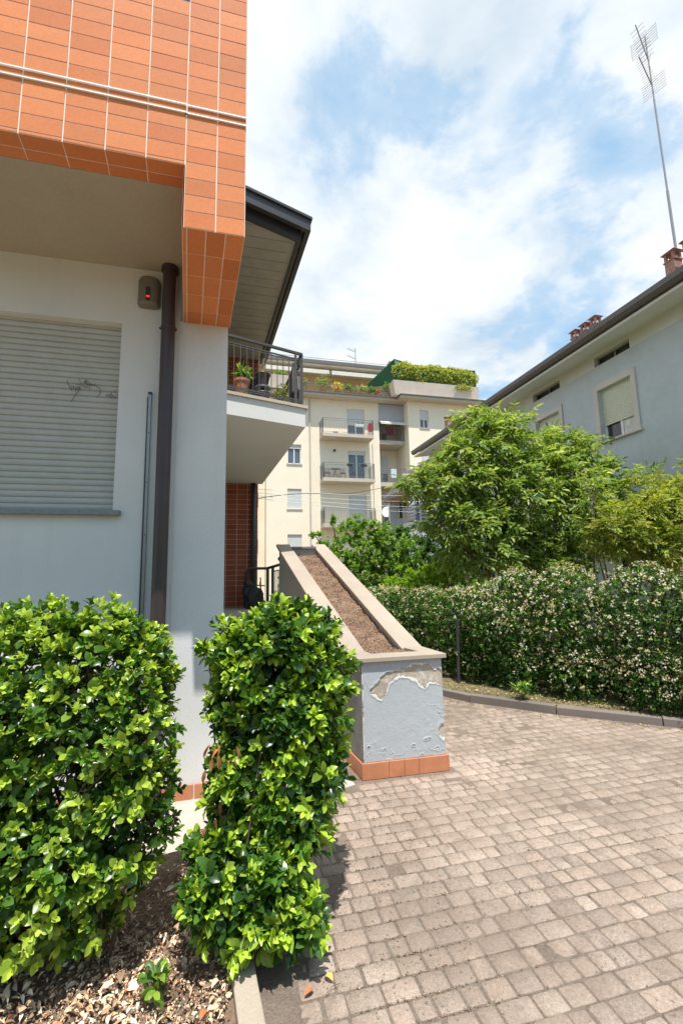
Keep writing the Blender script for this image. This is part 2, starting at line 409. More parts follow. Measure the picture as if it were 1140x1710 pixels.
# concrete path by the house
g = MB(); g.prism([(-6,2.98),(-.02,2.92),(.56,2.95),(.60,3.5),(.98,3.62),(.95,4.1),(.62,7.0),(-6,7.0)], -.02, .004)
tag(g.build('path', M['path']), kind='structure')
# verge behind the right kerb
g = MB(); vs = []
off = [(x+1.3, y+1.35) for x, y in KERB]
for (x0,y0),(x1,y1) in zip(KERB, off):
    for t, z in ((.05, .075), (.15,.095), (.4, .11), (1, .13)):
        vs.append((x0+(x1-x0)*t, y0+(y1-y0)*t, z+rng.normal()*.004))
g.add(vs, [(i*4+j, (i+1)*4+j, (i+1)*4+j+1, i*4+j+1)[::-1] for i in range(len(KERB)-1) for j in range(3)])
g.add([(x+1.3, y+1.35, .13) for x, y in KERB]+[(9,11,.13),(9,2.7,.13)], [tuple(range(len(KERB)+2))[::-1]])
tag(g.build('verge', M['verge'], smooth=True), kind='structure')
# kerb
g = MB()
def poly_at(path, s):
    for (x0,y0),(x1,y1) in zip(path[:-1], path[1:]):
        L = math.hypot(x1-x0, y1-y0)
        if s <= L: return (x0+(x1-x0)*s/L, y0+(y1-y0)*s/L), ((x1-x0)/L, (y1-y0)/L)
        s -= L
    return path[-1], ((x1-x0)/L, (y1-y0)/L)
s = 0
while s < 10.5:
    (x0,y0), d0 = poly_at(KERB, s); (x1,y1), d1 = poly_at(KERB, s+.992)
    n0 = (d0[1], -d0[0]); w = .10; hz = .085+rng.normal()*.004; o_ = rng.normal()*.004
    n1 = (d1[1], -d1[0])
    A = [(x0+n0[0]*o_, y0+n0[1]*o_), (x1+n1[0]*o_, y1+n1[1]*o_), (x1+n1[0]*w, y1+n1[1]*w), (x0+n0[0]*w, y0+n0[1]*w)]
    g.hexa([(p[0],p[1],-.05) for p in A][::-1], [(p[0],p[1],hz) for p in A][::-1])
    s += 1.0
tag(g.build('kerb', M['kerb'], bevel=.008), kind='structure')
g = MB()
for k in range(4):
    y0 = 3.0-k*.9; y1 = y0-.89; z = .065+.008*k
    g.hexa([(kx(y0)-.045,y0,-.05),(kx(y0)+.045,y0,-.05),(kx(y1)+.045,y1,-.05),(kx(y1)-.045,y1,-.05)][::-1],
           [(kx(y0)-.045,y0,z),(kx(y0)+.045,y0,z),(kx(y1)+.05,y1,z),(kx(y1)-.045,y1,z)][::-1])
tag(g.build('garden_kerb', M['kerbold'], bevel=.006), kind='structure')

# ------------------------------------------------------------------ foliage tools
def inst(name, tmplV, tmplF, P, X, Y, Z, S, C, mat, parent=None, smooth=False):
    """copies of a small face set: P (N,3) places, X/Y/Z (N,3) axes, S (N,3) sizes, C (N,3) leaf colour"""
    tv = np.array(tmplV); N = len(P); k = len(tv)
    L = tv[None,:,:]*S[:,None,:]
    Wd = P[:,None,:] + L[...,0:1]*X[:,None,:] + L[...,1:2]*Y[:,None,:] + L[...,2:3]*Z[:,None,:]
    me = bpy.data.meshes.new(name)
    fl = [len(f) for f in tmplF]; idx = np.concatenate([np.array(f) for f in tmplF])
    me.vertices.add(N*k); me.vertices.foreach_set('co', Wd.astype(np.float32).ravel())
    LI = (idx[None,:] + (np.arange(N)*k)[:,None]).ravel()
    me.loops.add(len(LI)); me.loops.foreach_set('vertex_index', LI.astype(np.int32))
    me.polygons.add(N*len(fl)); ls = np.concatenate([[0], np.cumsum(np.tile(fl, N))[:-1]])
    me.polygons.foreach_set('loop_start', ls.astype(np.int32))
    at = me.attributes.new('tint', 'FLOAT_COLOR', 'POINT')
    cc = np.ones((N, k, 4), np.float32); cc[..., :3] = C[:,None,:]; at.data.foreach_set('color', cc.ravel())
    me.update(calc_edges=True); me.validate()
    if smooth: me.shade_smooth()
    return link(name, me, mat, parent)
def norm(v): return v/np.maximum(np.linalg.norm(v, axis=-1, keepdims=True), 1e-9)
def frames(d, up=None, roll=.5):
    """leaf axes from direction d (length axis); blade faces roughly up"""
    N = len(d); d = norm(d)
    u = np.tile([0,0,1.], (N,1)) if up is None else up
    u = u + rng.normal(size=(N,3))*roll
    z = norm(u - d*np.sum(u*d, 1, keepdims=True)); x = np.cross(d, z)
    return x, d, z
LEAF8 = ([(0,0,0),(0,.35,.02),(0,.72,.01),(0,1,-.10),(-.42,.30,.10),(-.50,.62,.10),(-.25,.88,.0),(.42,.30,.10),(.50,.62,.10),(.25,.88,.0)],
         [(0,1,4),(1,2,5,4),(2,3,6,5),(0,7,1),(1,7,8,2),(2,8,9,3)])
LEAF6 = ([(0,0,0),(-.42,.3,.10),(-.38,.72,.08),(0,1,-.06),(.38,.72,.08),(.42,.3,.10)], [(0,3,2,1),(0,5,4,3)])
def ellip_pts(N, blobs, lo=.75, hi=1.03, top=0, lump=0):
    """points in the outer shell of a union of ellipsoids, and the outward directions"""
    c = np.array([b[0] for b in blobs], float); r = np.array([b[1] for b in blobs], float)
    w = (r[:,0]*r[:,1]+r[:,1]*r[:,2]+r[:,0]*r[:,2]); w /= w.sum()
    P = []; Nn = []
    while sum(map(len, P)) < N:
        k = rng.choice(len(blobs), size=N, p=w); d = norm(rng.normal(size=(N,3)))
        if top: d[:,2] = np.where((d[:,2] < 0) & (rng.random(N) < top), -d[:,2], d[:,2])
        rad = rng.uniform(lo, hi, N)[:,None]
        p = c[k] + d*r[k]*rad
        q = (p[:,None,:]-c[None])/r[None]; ins = (np.sum(q*q, -1) < lo*lo*.97)
        ins[np.arange(N), k] = False; ok = ~ins.any(1)
        P.append(p[ok]); Nn.append(norm(d/r[k])[ok])
    P, Nn = np.concatenate(P)[:N], np.concatenate(Nn)[:N]
    if lump:
        w = np.sin(P[:,0]*19+1.3*np.sin(P[:,2]*11))*np.sin(P[:,2]*17+1.7*np.sin(P[:,0]*13+P[:,1]*9))
        P = P - Nn*(lump*np.clip(.35-w, 0, 1.2)*rng.uniform(.4,1.2,len(P)))[:,None]
    return P, Nn
def rosettes(name, P, Nn, per, ln, wd, colf, mat, parent, spread=.9, upb=.35, tmpl=LEAF8, smooth=True, droop=0):
    N = len(P); k = per
    ax = norm(Nn + np.array([0,0,upb]) + rng.normal(size=(N,3))*.35)
    t = norm(np.cross(ax, rng.normal(size=(N,3)))); t2 = np.cross(ax, t)
    ang = (np.arange(k)*2.4)[None,:] + rng.uniform(0,6.28,(N,1)); tilt = np.linspace(1.35, .35, k)[None,:]*spread + rng.normal(size=(N,k))*.18
    d = ax[:,None,:]*np.cos(tilt)[...,None] + (t[:,None,:]*np.cos(ang)[...,None] + t2[:,None,:]*np.sin(ang)[...,None])*np.sin(tilt)[...,None]
    d[...,2] -= droop
    L = ln*rng.uniform(.65, 1.25, (N,k))*np.linspace(1.1, .62, k)[None,:]
    PP = P[:,None,:] + ax[:,None,:]*(np.linspace(-.6,.25,k)*ln)[None,:,None]
    C = colf(N, k)
    PP = PP.reshape(-1,3); d = d.reshape(-1,3); L = L.reshape(-1); C = C.reshape(-1,3)
    A = np.repeat(ax, k, 0)*.8 + np.array([0,0,.5])
    X, Y, Z = frames(d, A, .25)
    S = np.stack([L*wd*rng.uniform(.85,1.15,len(L)), L, L*rng.uniform(.3,1.6,len(L))], 1)
    return inst(name, *tmpl, PP, X, Y, Z, S, C, mat, parent, smooth)
def shrub_cols(dark, mid, young, py):
    dark, mid, young = map(np.array, (dark, mid, young))
    def f(N, k):
        s = rng.random((N,1,1)); base = dark + (mid-dark)*s
        base = np.repeat(base, k, 1)*rng.uniform(.8, 1.2, (N,k,1))
        y = (rng.random((N,1,1)) < py)*np.linspace(.25, 1, k)[None,:,None]
        return base*(1-y) + young*y*rng.uniform(.85,1.15,(N,k,1))
    return f
def twigs(name, root_pts, P, mat, parent, r0=.008, seg=4, n=5):
    g = MB()
    for p in P:
        q = root_pts[rng.integers(len(root_pts))]
        q = np.array(q) + rng.normal(size=3)*.02
        m1 = q*.55+p*.45 + rng.normal(size=3)*.06; 
        pts = [q, m1*.5+q*.5+rng.normal(size=3)*.02, m1, p*.6+m1*.4+rng.normal(size=3)*.02, p]
        g.tube(pts, [r0, r0*.8, r0*.6, r0*.4, r0*.2], n, False)
    return g.build(name, mat, parent, smooth=True)

# ---- clipped evergreen hedge, left
def hedge_box(c, r, k=3):
    """rounded box filled with ellipsoids"""
    out = []
    for i in range(k):
        for j in range(k):
            fx = (i/(k-1)-.5)*1.15; fz = (j/(k-1)-.5)*1.25
            out.append(((c[0]+fx*r[0], c[1]+rng.normal()*.02, c[2]+fz*r[2]), (r[0]*.5, r[1], r[2]*.46)))
    return out
hb = [((-1.9,2.6,.95),(.5,.42,.60)),((-1.55,2.55,.9),(.45,.42,.62)),((-1.15,2.5,.85),(.42,.40,.66)),((-.85,2.48,.86),(.36,.38,.66)),
      ((-.58,2.42,.90),(.32,.36,.60)),((-.44,2.40,.92),(.24,.32,.50)),((-.42,2.36,.62),(.22,.30,.36)),((-.75,2.30,.45),(.36,.30,.34)),((-1.15,2.35,.5),(.40,.34,.42)),
      ((-.52,2.30,.36),(.20,.22,.22)),((-1.5,2.45,.45),(.45,.4,.4))]
hedge = empty('hedge', (-.8,2.45,0), 'wide clipped glossy green hedge with small pale flower buds at the left edge', 'hedge')
P, Nn = ellip_pts(4600, hb, .82, 1.06, .3, .07)
gap = ((P[:,0]+.62)**2/.16**2 + (P[:,2]-.95)**2/.05**2 < 1) & (rng.random(len(P)) < .6)
P, Nn = P[~gap], Nn[~gap]
rosettes('foliage', P, Nn, 7, .047, .60, shrub_cols((.035,.09,.014), (.11,.24,.022), (.48,.62,.07), .50), M['leaf'], hedge)
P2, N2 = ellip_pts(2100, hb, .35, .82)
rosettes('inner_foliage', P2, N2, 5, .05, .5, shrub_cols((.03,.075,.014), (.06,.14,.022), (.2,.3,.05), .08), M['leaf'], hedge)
rts = [(x, 2.45+rng.normal()*.08, .04) for x in np.linspace(-1.9, -.5, 9)]
twigs('branches', rts, P[rng.choice(len(P), 170)]*.97+np.array([-.02,.07,.02]), M['twig'], hedge, .010)
# flower buds
Pb = P[rng.choice(len(P), 420)] + rng.normal(size=(420,3))*.01 + np.array([0,-.01,.015])
Pb = np.repeat(Pb, 6, 0) + rng.normal(size=(420*6,3))*.009
X, Y, Z = frames(rng.normal(size=(len(Pb),3)))
OCT = ([(1,0,0),(-1,0,0),(0,1,0),(0,-1,0),(0,0,1),(0,0,-1)], [(0,2,4),(2,1,4),(1,3,4),(3,0,4),(2,0,5),(1,2,5),(3,1,5),(0,3,5)])
inst('flower_buds', *OCT, Pb, X, Y, Z, np.full((len(Pb),3), .0032), np.tile([.55,.58,.22], (len(Pb),1))*rng.uniform(.7,1.2,(len(Pb),1)), M['petal'], hedge)

# ---- upright bush in front of the column
bb = [((.24,2.40,1.22),(.34,.28,.27)),((.10,2.42,1.10),(.21,.24,.26)),((.40,2.42,1.08),(.24,.26,.28)),((.30,2.38,.90),(.32,.28,.30)),
      ((.32,2.36,.66),(.28,.26,.30)),((.24,2.30,.46),(.25,.22,.24)),((.13,2.20,.33),(.22,.18,.18)),((-.02,2.22,.40),(.15,.16,.13)),((.26,2.2,.22),(.15,.14,.14)),
      ((.02,2.30,.66),(.10,.14,.20)),((.15,2.14,.20),(.20,.15,.16)),((-.06,2.16,.28),(.14,.13,.15)),((.30,2.12,.17),(.13,.12,.12))]
bush = empty('bush', (.2,2.4,0), 'upright rounded bush of broad glossy green leaves standing on the kerb corner before the column', 'bush')
P, Nn = ellip_pts(1800, bb, .80, 1.07, .3, .09)
rosettes('foliage', P, Nn, 7, .062, .52, shrub_cols((.022,.065,.012), (.085,.20,.022), (.48,.66,.06), .50), M['leaf'], bush)
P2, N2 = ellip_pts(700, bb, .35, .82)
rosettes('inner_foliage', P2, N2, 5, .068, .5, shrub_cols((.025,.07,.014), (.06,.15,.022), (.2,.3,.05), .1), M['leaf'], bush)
rts = [(.12+rng.normal()*.05, 2.42+rng.normal()*.05, .02) for _ in range(5)]
twigs('branches', rts, P[rng.choice(len(P), 70)]*.97+np.array([0,.10,.02]), M['twig'], bush, .009)
# dead brown leaves hanging in the bush
Pd = np.array([(-.05,2.12,.9),(.0,2.15,.86),(-.03,2.16,.80),(.05,2.12,.12),(-.05,2.2,.6),(.02,2.2,.2),(.06,2.18,.25),(-.02,2.22,.3)]); Pd = np.repeat(Pd, 4, 0)+rng.normal(size=(32,3))*.03
X, Y, Z = frames(np.tile([0,0,-1.],(32,1))+rng.normal(size=(32,3))*.3)
inst('dead_leaves', *LEAF8, Pd, X, Y, Z, np.tile([.018,.055,.05],(32,1)), np.tile([.42,.17,.06],(32,1))*rng.uniform(.6,1.2,(32,1)), M['litter'], bush)

def small_plant(name, loc, N, ln, r, cols, label, cat, h=.1, group=None):
    o = empty(name, loc, label, cat, group)
    P, Nn = ellip_pts(N, [((loc[0],loc[1],loc[2]+h), (r, r, h))], .3, 1.0, .8)
    rosettes('foliage', P, Nn, 5, ln, .5, cols, M['leaf'], o)
    g = MB()
    for p in P[:8]: g.tube([loc, ((loc[0]+p[0])/2, (loc[1]+p[1])/2, (loc[2]+p[2])/2+.01), tuple(p)], [.003,.0025,.002], 4)
    g.build('stem', M['twig'], o); return o
gcol = shrub_cols((.05,.12,.02), (.10,.24,.03), (.34,.50,.06), .6)
small_plant('seedling', (-.23,2.04,.02), 9, .055, .06, gcol, 'small green seedling growing from the dry leaves under the hedge', 'seedling', .07)
small_plant('weed', (3.44,4.98,.08), 34, .05, .13, gcol, 'bright green weed clump sprouting over the grey kerb', 'weed', .12)

# ---- dry leaf litter under the bushes
N = 6200
lx = rng.uniform(-1.6, .02, N); ly = rng.uniform(1.72, 2.85, N)
keep = (ly < 2.5) | (rng.random(N) < .4); lx, ly = lx[keep], ly[keep]; N = len(lx)
hz = .03+.018*np.sin(lx*5+ly*3)+.012*np.sin(lx*13-ly*9)+.03*np.clip(-.1-lx,0,1)+rng.uniform(0,.022,N)
X, Y, Z = frames(np.stack([rng.normal(size=N), rng.normal(size=N), rng.normal(size=N)*.22], 1), None, .45)
palL = np.array([(.80,.62,.43),(.86,.70,.52),(.56,.37,.23),(.40,.25,.15),(.68,.48,.30),(.24,.16,.10),(.50,.20,.09)])
C = palL[rng.choice(7, N, p=[.22,.14,.22,.14,.14,.11,.03])]*rng.uniform(.8,1.2,(N,1))
L = rng.uniform(.010,.036,N); L[rng.random(N) < .09] *= 1.8
tag(inst('leaf_litter', *LEAF8, np.stack([lx,ly,hz],1), X, Y, Z, np.stack([L*rng.uniform(.25,.6,N), L, L*rng.uniform(.5,3,N)],1), C, M['litter'], None, True),
    'layer of dry beige and brown leaves covering the soil under the hedge', 'leaf litter', kind='stuff')
# crumbs, moss and leaf bits on the paving and along the right kerb
def bits(name, P, size, pal, label, cat, mat=None):
    N = len(P); X, Y, Z = frames(rng.normal(size=(N,3))*np.array([1,1,.3]), None, .3)
    pal = np.array(pal); C = pal[rng.integers(len(pal), size=N)]*rng.uniform(.75,1.25,(N,1))
    s = rng.uniform(.5,1.3,N)*size
    return tag(inst(name, *OCT, P, X, Y, Z, np.stack([s,s*rng.uniform(.5,1.5,N),s*.4],1), C, mat or M['litter'], None), label, cat, kind='stuff')
pts = []
while len(pts) < 3600:
    x, y = rng.uniform(.15, 4), rng.uniform(1.6, 5.2)
    if kerb_side(x, y) > .1 and x > kx(y)+.06:
        w = math.exp(-((x-.75-.25*(y-2))**2)/.10) * .9 + .05
        if rng.random() < w:
            row = round((y+.6)/.098)*.098-.6
            if rng.random() < .6: y = row+rng.normal()*.004
            pts.append((x, y, .001))
bits('joint_moss', np.array(pts), .0040, [(.24,.13,.08),(.17,.15,.07),(.34,.22,.15),(.22,.16,.11),(.45,.28,.18)], 'moss and brown crumbs lying in the joints of the paving', 'moss')
pts = []
while len(pts) < 1700:
    s = rng.uniform(.2, 8); (x, y), d = poly_at(KERB, s); o_ = rng.normal()*.05
    if rng.random() < .25: pts.append((x-d[1]*(.02+abs(o_)*1.5), y+d[0]*(.02+abs(o_)*1.5), .004))
    else: pts.append((x+d[1]*(.13+abs(o_)*4), y-d[0]*(.13+abs(o_)*4), .105+rng.random()*.01))
bits('verge_litter', np.array(pts), .012, [(.55,.45,.22),(.62,.52,.30),(.30,.22,.10),(.35,.38,.12),(.45,.30,.14)], 'fallen petals and yellowed bits along the foot of the jasmine hedge', 'litter')
# grass blades on the verge
pts = []
while len(pts) < 5200:
    s = rng.uniform(.2, 8); (x, y), d = poly_at(KERB, s); o_ = .12+rng.random()*.35
    pts.append((x+d[1]*o_, y-d[0]*o_, .095))
P = np.array(pts); N = len(P)
X, Y, Z = frames(np.stack([rng.normal(size=N)*.5, rng.normal(size=N)*.5, np.ones(N)],1), rng.normal(size=(N,3)), .2)
L = rng.uniform(.015,.045,N)
tag(inst('grass', [(-.5,0,0),(.5,0,0),(.25,.6,.1),(0,1,.3)], [(0,1,2),(0,2,3)], P, X, Y, Z, np.stack([L*.12,L,L],1),
     np.array([(.36,.34,.12),(.20,.26,.07),(.45,.38,.18)])[rng.integers(3,size=N)]*rng.uniform(.7,1.2,(N,1)), M['leaf2']),
    'sparse yellowish grass between the kerb and the jasmine hedge', 'grass', kind='stuff')
pts = np.stack([rng.uniform(-1.4,.03,5000), rng.uniform(1.72,2.6,5000), rng.uniform(.035,.06,5000)], 1)
bits('soil_debris', pts, .006, [(.30,.20,.13),(.48,.34,.23),(.18,.12,.08),(.60,.46,.32),(.36,.17,.09)], 'fine brown crumbs of bark and soil between the dry leaves', 'debris')
# three single leaves on the paving
for x, y, c, rz, lab in ((.31,1.955,(.50,.15,.06),.5,'crumpled red brown leaf on the paving nearest the garden kerb'),
                     (.43,1.99,(.75,.48,.12),2.2,'flat yellow leaf lying in the sun on the paving'),
                     (-.07,1.90,(.48,.16,.06),1.0,'large orange brown leaf lying on top of the pale dry leaves')):
    X, Y, Z = frames(np.array([[math.cos(rz), math.sin(rz), .1]]), None, .1)
    tag(inst('fallen_leaf', *LEAF8, np.array([[x,y,.012 if x > .1 else .06]]), X, Y, Z, np.array([[.026,.045,.10]]), np.array([c]), M['litter'], None, True), lab, 'leaf')
g = MB(); g.tube([(.39,1.94,.01),(.42,1.965,.014),(.455,1.975,.01)], .0015, 5)
tag(g.build('dead_twig', M['twig']), 'thin brown twig on the paving beside the yellow leaf', 'twig')

# ------------------------------------------------------------------ left house (orange tiles)
US = -.078     # plan skew of the depth direction
def sk(x, y, y0=2.653): return (x + US*(y-y0), y)
house = empty('tiled_house', (-1.5,3.75,0), 'house on the left with orange tiled overhang and pale blue plaster wall', 'house')
TW, TP = .2285, .1135
tp = np.array([(.64,.205,.072),(.67,.225,.082),(.60,.185,.065),(.65,.215,.078),(.69,.235,.086)])
def tiles(mb, gmb, O, U, V, N, us, vs, skip=lambda u,v: False, gap=.0026, th=.0022, tone=1.0):
    """tile faces between the joint positions us x vs, with grout sheet behind"""
    O, U, V, N = map(Vector, (O, U, V, N))
    for i in range(len(us)-1):
        for j in range(len(vs)-1):
            if us[i+1]-us[i] < .004 or vs[j+1]-vs[j] < .004: continue
            if skip((us[i]+us[i+1])/2, (vs[j]+vs[j+1])/2): continue
            a0, a1, b0, b1 = us[i]+gap*1.25, us[i+1]-gap*1.25, vs[j]+gap*.8, vs[j+1]-gap*.8
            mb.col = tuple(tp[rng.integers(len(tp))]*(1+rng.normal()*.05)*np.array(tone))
            e = .002; t = [rng.normal()*.0004 for _ in range(4)]
            lo = [O+U*x+V*y+N*0 for x, y in ((a0,b0),(a1,b0),(a1,b1),(a0,b1))]
            hi = [O+U*x+V*y+N*(th+t[k]) for k, (x, y) in enumerate(((a0+e,b0+e),(a1-e,b0+e),(a1-e,b1-e),(a0+e,b1-e)))]
            flip = U.cross(V).dot(N) < 0
            fs = [(4,5,6,7)]+[(k,(k+1)%4,4+(k+1)%4,4+k) for k in range(4)]
            mb.add(lo+hi, [f[::-1] for f in fs] if flip else fs)
            gmb.add([O+U*us[i]+V*vs[j]-N*.0004+U*0, O+U*us[i+1]+V*vs[j]-N*.0004, O+U*us[i+1]+V*vs[j+1]-N*.0004, O+U*us[i]+V*vs[j+1]-N*.0004], [(3,2,1,0) if flip else (0,1,2,3)])
tm, gm = MB(), MB()
TOP = 7.0
rowz = [3.729+k*TP for k in range(8)]                 # up to 4.52
rowz_up = [4.584+k*TP for k in range(22)]
rowsz = rowz + rowz_up                                   # the band between the two strips is half a row
ux = [-.290-TW*k for k in range(16)][::-1]
# front face: beam and upper wall
win = (-1.204, -.290, 5.375, 6.7)
ZB = 4.16
def cut(zs, lo, hi): return [lo]+[z for z in zs if lo+.004 < z < hi-.004]+[hi]
tiles(tm, gm, (0,2.653,0), (1,0,0), (0,0,1), (0,-1,0), ux, cut(rowsz, ZB, TOP), lambda u,v: win[0]<u<win[1] and win[2]<v<win[3])
tiles(tm, gm, (0,2.653,0), (1,0,0), (0,0,1), (0,-1,0), [-.290,-.100,.078], cut(rowsz, 3.729, TOP))
# beam underside and the pier underside, sheared along the depth direction
def shear_tiles(z, x0s, y0s, N):
    us, vs = x0s, y0s
    for i in range(len(us)-1):
        for j in range(len(vs)-1):
            g_ = .0028
            if us[i+1]-us[i] < .01: continue
            q = [(us[i]+g_,vs[j]+g_),(us[i+1]-g_,vs[j]+g_),(us[i+1]-g_,vs[j+1]-g_),(us[i]+g_,vs[j+1]-g_)]
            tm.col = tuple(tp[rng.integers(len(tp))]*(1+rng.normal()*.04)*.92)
            p = [sk(*c) for c in q]
            tm.add([(*c, z) for c in p]+[(*c, z-.0022) for c in p], [(4,7,6,5)]+[(k,4+k,4+(k+1)%4,(k+1)%4) for k in range(4)])
            q = [(us[i],vs[j]),(us[i+1],vs[j]),(us[i+1],vs[j+1]),(us[i],vs[j+1])]
            gm.add([(*sk(*c), z) for c in q], [(3,2,1,0)])
YW = 3.75
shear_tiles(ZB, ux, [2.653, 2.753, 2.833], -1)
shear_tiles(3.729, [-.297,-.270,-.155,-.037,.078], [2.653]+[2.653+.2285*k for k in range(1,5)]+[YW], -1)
# sides of the pier
Ud = Vector((US,1,0)).normalized(); 
sp = [0]+[TW*k for k in range(1,5)]+[(YW-2.653)/Ud.y]
tiles(tm, gm, (-.297,2.653,0), Ud, (0,0,1), (-Ud.y,Ud.x,0), sp, cut(rowsz, 3.729, ZB))
spR = [0]+[TW*k for k in range(1,18)]
tiles(tm, gm, (.078,2.653,0), Ud, (0,0,1), (Ud.y,-Ud.x,0), spR[:6], cut(rowsz, 3.729, TOP))
tile_o = tm.build('tile_cladding', M['tile'], house, col=True)
gm.build('tile_grout', M['grout'], house)
# upper body core and window recess behind the cladding
g = MB()
g.prism([(-4,2.665),(win[0]-.005,2.665),(win[0]-.005,2.95),(win[1]+.005,2.95),(win[1]+.005,2.665),(.066,2.665),(.066+US*1.15,3.8),(-.36,3.80),(-.36,10.3),(-4,10.3)], 5.375, 6.7)
g.prism([(-4,2.665),(.066,2.665),(.066+US*1.15,3.8),(-.36,3.80),(-.36,10.3),(-4,10.3)], 6.703, TOP-.01)
g.prism([(-4,2.665),(.066,2.665),(.066+US*1.15,3.8),(-.36,3.80),(-.36,10.3),(-4,10.3)], ZB+.012, 5.370)
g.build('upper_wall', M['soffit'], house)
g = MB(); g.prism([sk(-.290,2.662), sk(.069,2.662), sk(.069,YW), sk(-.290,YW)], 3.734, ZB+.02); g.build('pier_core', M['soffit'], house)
# recessed opening: tiled sill + reveal
t2, g3 = MB(), MB()
tiles(t2, g3, (win[0],2.653,win[2]), (1,0,0), (0,1,0), (0,0,1), [0,TW,2*TW,3*TW,4*TW], [0,.14,.28])
tiles(t2, g3, (win[1],2.653,0), (0,1,0), (0,0,1), (-1,0,0), [0,.14,.28], cut(rowsz, win[2], win[3]))
t2.build('window_reveal_tiles', M['tile'], house, col=True); g3.build('window_reveal_grout', M['grout'], house)
g = MB(); g.box(win[0]+.002, win[1]-.002, 2.93, 2.948, win[2]+.02, win[3]-.02); g.build('window_pane', M['darkglass'], house)
# plaster soffit in one even warm tone
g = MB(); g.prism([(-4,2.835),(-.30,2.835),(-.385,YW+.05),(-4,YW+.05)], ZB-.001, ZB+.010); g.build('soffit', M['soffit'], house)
# two white metal strips on the facade
for z in (4.585, 4.527):
    g = MB(); g.box(-3.9, -.292, 2.640, 2.651, z-.0055, z+.0045); g.box(-.284, .080, 2.641, 2.651, z-.009, z+.001)
    g.build('metal_strip', M['whiteline'], house, bevel=.002)
g = MB(); g.box(-.298,-.282,2.643,2.650,4.517,4.524); g.build('strip_joint', M['darkmetal'], house)
# lower wall with the window
g = MB()
wall_holes(g, (-4,YW,-.05), (1,0,0), (0,0,1), (0,-1,0), 4-.41, ZB+.05, [(1.2, 3.145, 2.125+.05, 3.665+.05)], .12)
g.add([(-2.9,YW+.121,2.0),(-.8,YW+.121,2.0),(-.8,YW+.121,3.8),(-2.9,YW+.121,3.8)], [(0,1,2,3)])
g.build('wall', M['wallblue'], house)
g = MB(); g.prism([(-.413,YW-.003),(-.022,YW-.003),(-.022+US*1.5,YW+1.5),(-.36,YW+1.5),(-.36,10.39),(-4,10.39),(-4,YW+.3),(-.413,YW+.3)], -.05, 3.733)
g.build('column', M['wallblue'], house)
g = MB(); 
for i in range(2): g.box(-.408+i*.2, -.408+.197+i*.2-.008, YW-.018, YW-.004, 0, .104)
for i in range(16): g.box(-4+i*.2245, -4+i*.2245+.2235, YW-.015, YW-.001, 0, .104)
g.build('skirting', M['skirt'], house, bevel=.002)
# roller shutter: real slats
g = MB(); z = 2.14; sh = .0485
prof = [(0,0),(-.004,.004),(-.0085,.014),(-.0095,.024),(-.0085,.034),(-.003,.0425),(.004,.0435),(.004,.0485)]
vs = []
nz = 0
while z < 3.66:
    for dy, dz in prof: vs += [(-2.82, YW+.088+dy, z+dz), (-.846, YW+.088+dy, z+dz)]; nz += 1
    z += sh
g.add(vs, [(2*i, 2*i+1, 2*i+3, 2*i+2) for i in range(nz-1)])
sh_o = g.build('roller_shutter', M['shutter'], house)
g = MB(); g.box(-.868, -.8535, YW+.06, YW+.115, 2.127, 3.663); g.build('shutter_guide', M['shutterg'], house)
g = MB(); g.box(-2.86, -.795, YW-.055, YW+.10, 2.088, 2.124); g.build('window_sill', M['slate'], house, bevel=.003)
g = MB(); g.box(-2.80, -.85, YW+.066, YW+.082, 2.126, 2.146); g.build('shutter_end_bar', M['graymetal'], house)
# creeper remains on the shutter
g = MB()
def crawl(p, d, L, n, r=.002):
    pts = [Vector(p)]; d = Vector(d)
    for _ in range(n):
        d = (d+Vector((rng.normal()*.35, 0, rng.normal()*.35))).normalized(); pts.append(pts[-1]+d*L/n)
    g.tube(pts, r, 4); return pts[-1]
yv = YW+.070
for p, d, L in (((-1.17,yv,3.12),(1,0,.35),.16), ((-1.13,yv,3.17),(.5,0,-1),.10), ((-1.13,yv,3.17),(1,0,-.3),.22), ((-1.23,yv,3.13),(-.3,0,.5),.05), ((-.93,yv,3.08),(1,0,-.4),.06), ((-.92,yv,3.1),(.1,0,-1),.06), ((-1.15,yv,3.16),(-.3,0,-1),.10)):
    crawl(p, d, L, 9)
for _ in range(26):
    c = random.choice([(-1.19,3.11),(-.91,3.07),(-1.12,3.17)]); crawl((c[0]+rng.normal()*.02, yv, c[1]+rng.normal()*.015), (rng.normal(),0,rng.normal()), .025, 4, .0016)
g.build('dead_creeper', M['twig'], house)
# down pipe and clamp
g = MB(); g.tube([(-.492,YW-.075,ZB-.002),(-.492,YW-.075,-.01)], .054, 24); g.build('downpipe', M['brownpipe'], house, smooth=True).modifiers.new('e','EDGE_SPLIT')
g = MB(); g.tube([(-.492,YW-.075,ZB-.04),(-.492,YW-.075,ZB-.004)], .068, 24); g.build('pipe_collar', M['darkmetal'], house); g = MB()
g.tube([(-.56,YW-.075,3.615),(-.425,YW-.075,3.615)], .009, 8); g.tube([(-.492,YW-.075,3.60),(-.492,YW-.075,3.63)], .058, 24)
g.build('pipe_clamp', M['darkmetal'], house)
# aluminium rail fixed on the wall
g = MB(); g.bar((-.618,YW-.012,3.07), (-.611,YW-.012,.2), .022, .022); g.build('metal_rail', M['graymetal'], house, bevel=.003)
g = MB()
for z in (2.75, 1.94, 1.1, 2.35): g = MB(); g.tube([(-.615,YW-.026,z),(-.615,YW-.020,z)], .005, 8); g.build('rail_screw', M['darkmetal'], house)
g = MB(); g.box(-.632,-.604,YW-.027,YW-.001,3.071,3.088); g.build('rail_end_cap', M['darkmetal'], house)
g = MB(); g.box(-.638,-.630,YW-.018,YW-.002,.2,3.05); g.build('rail_flange', M['darkmetal'], house)

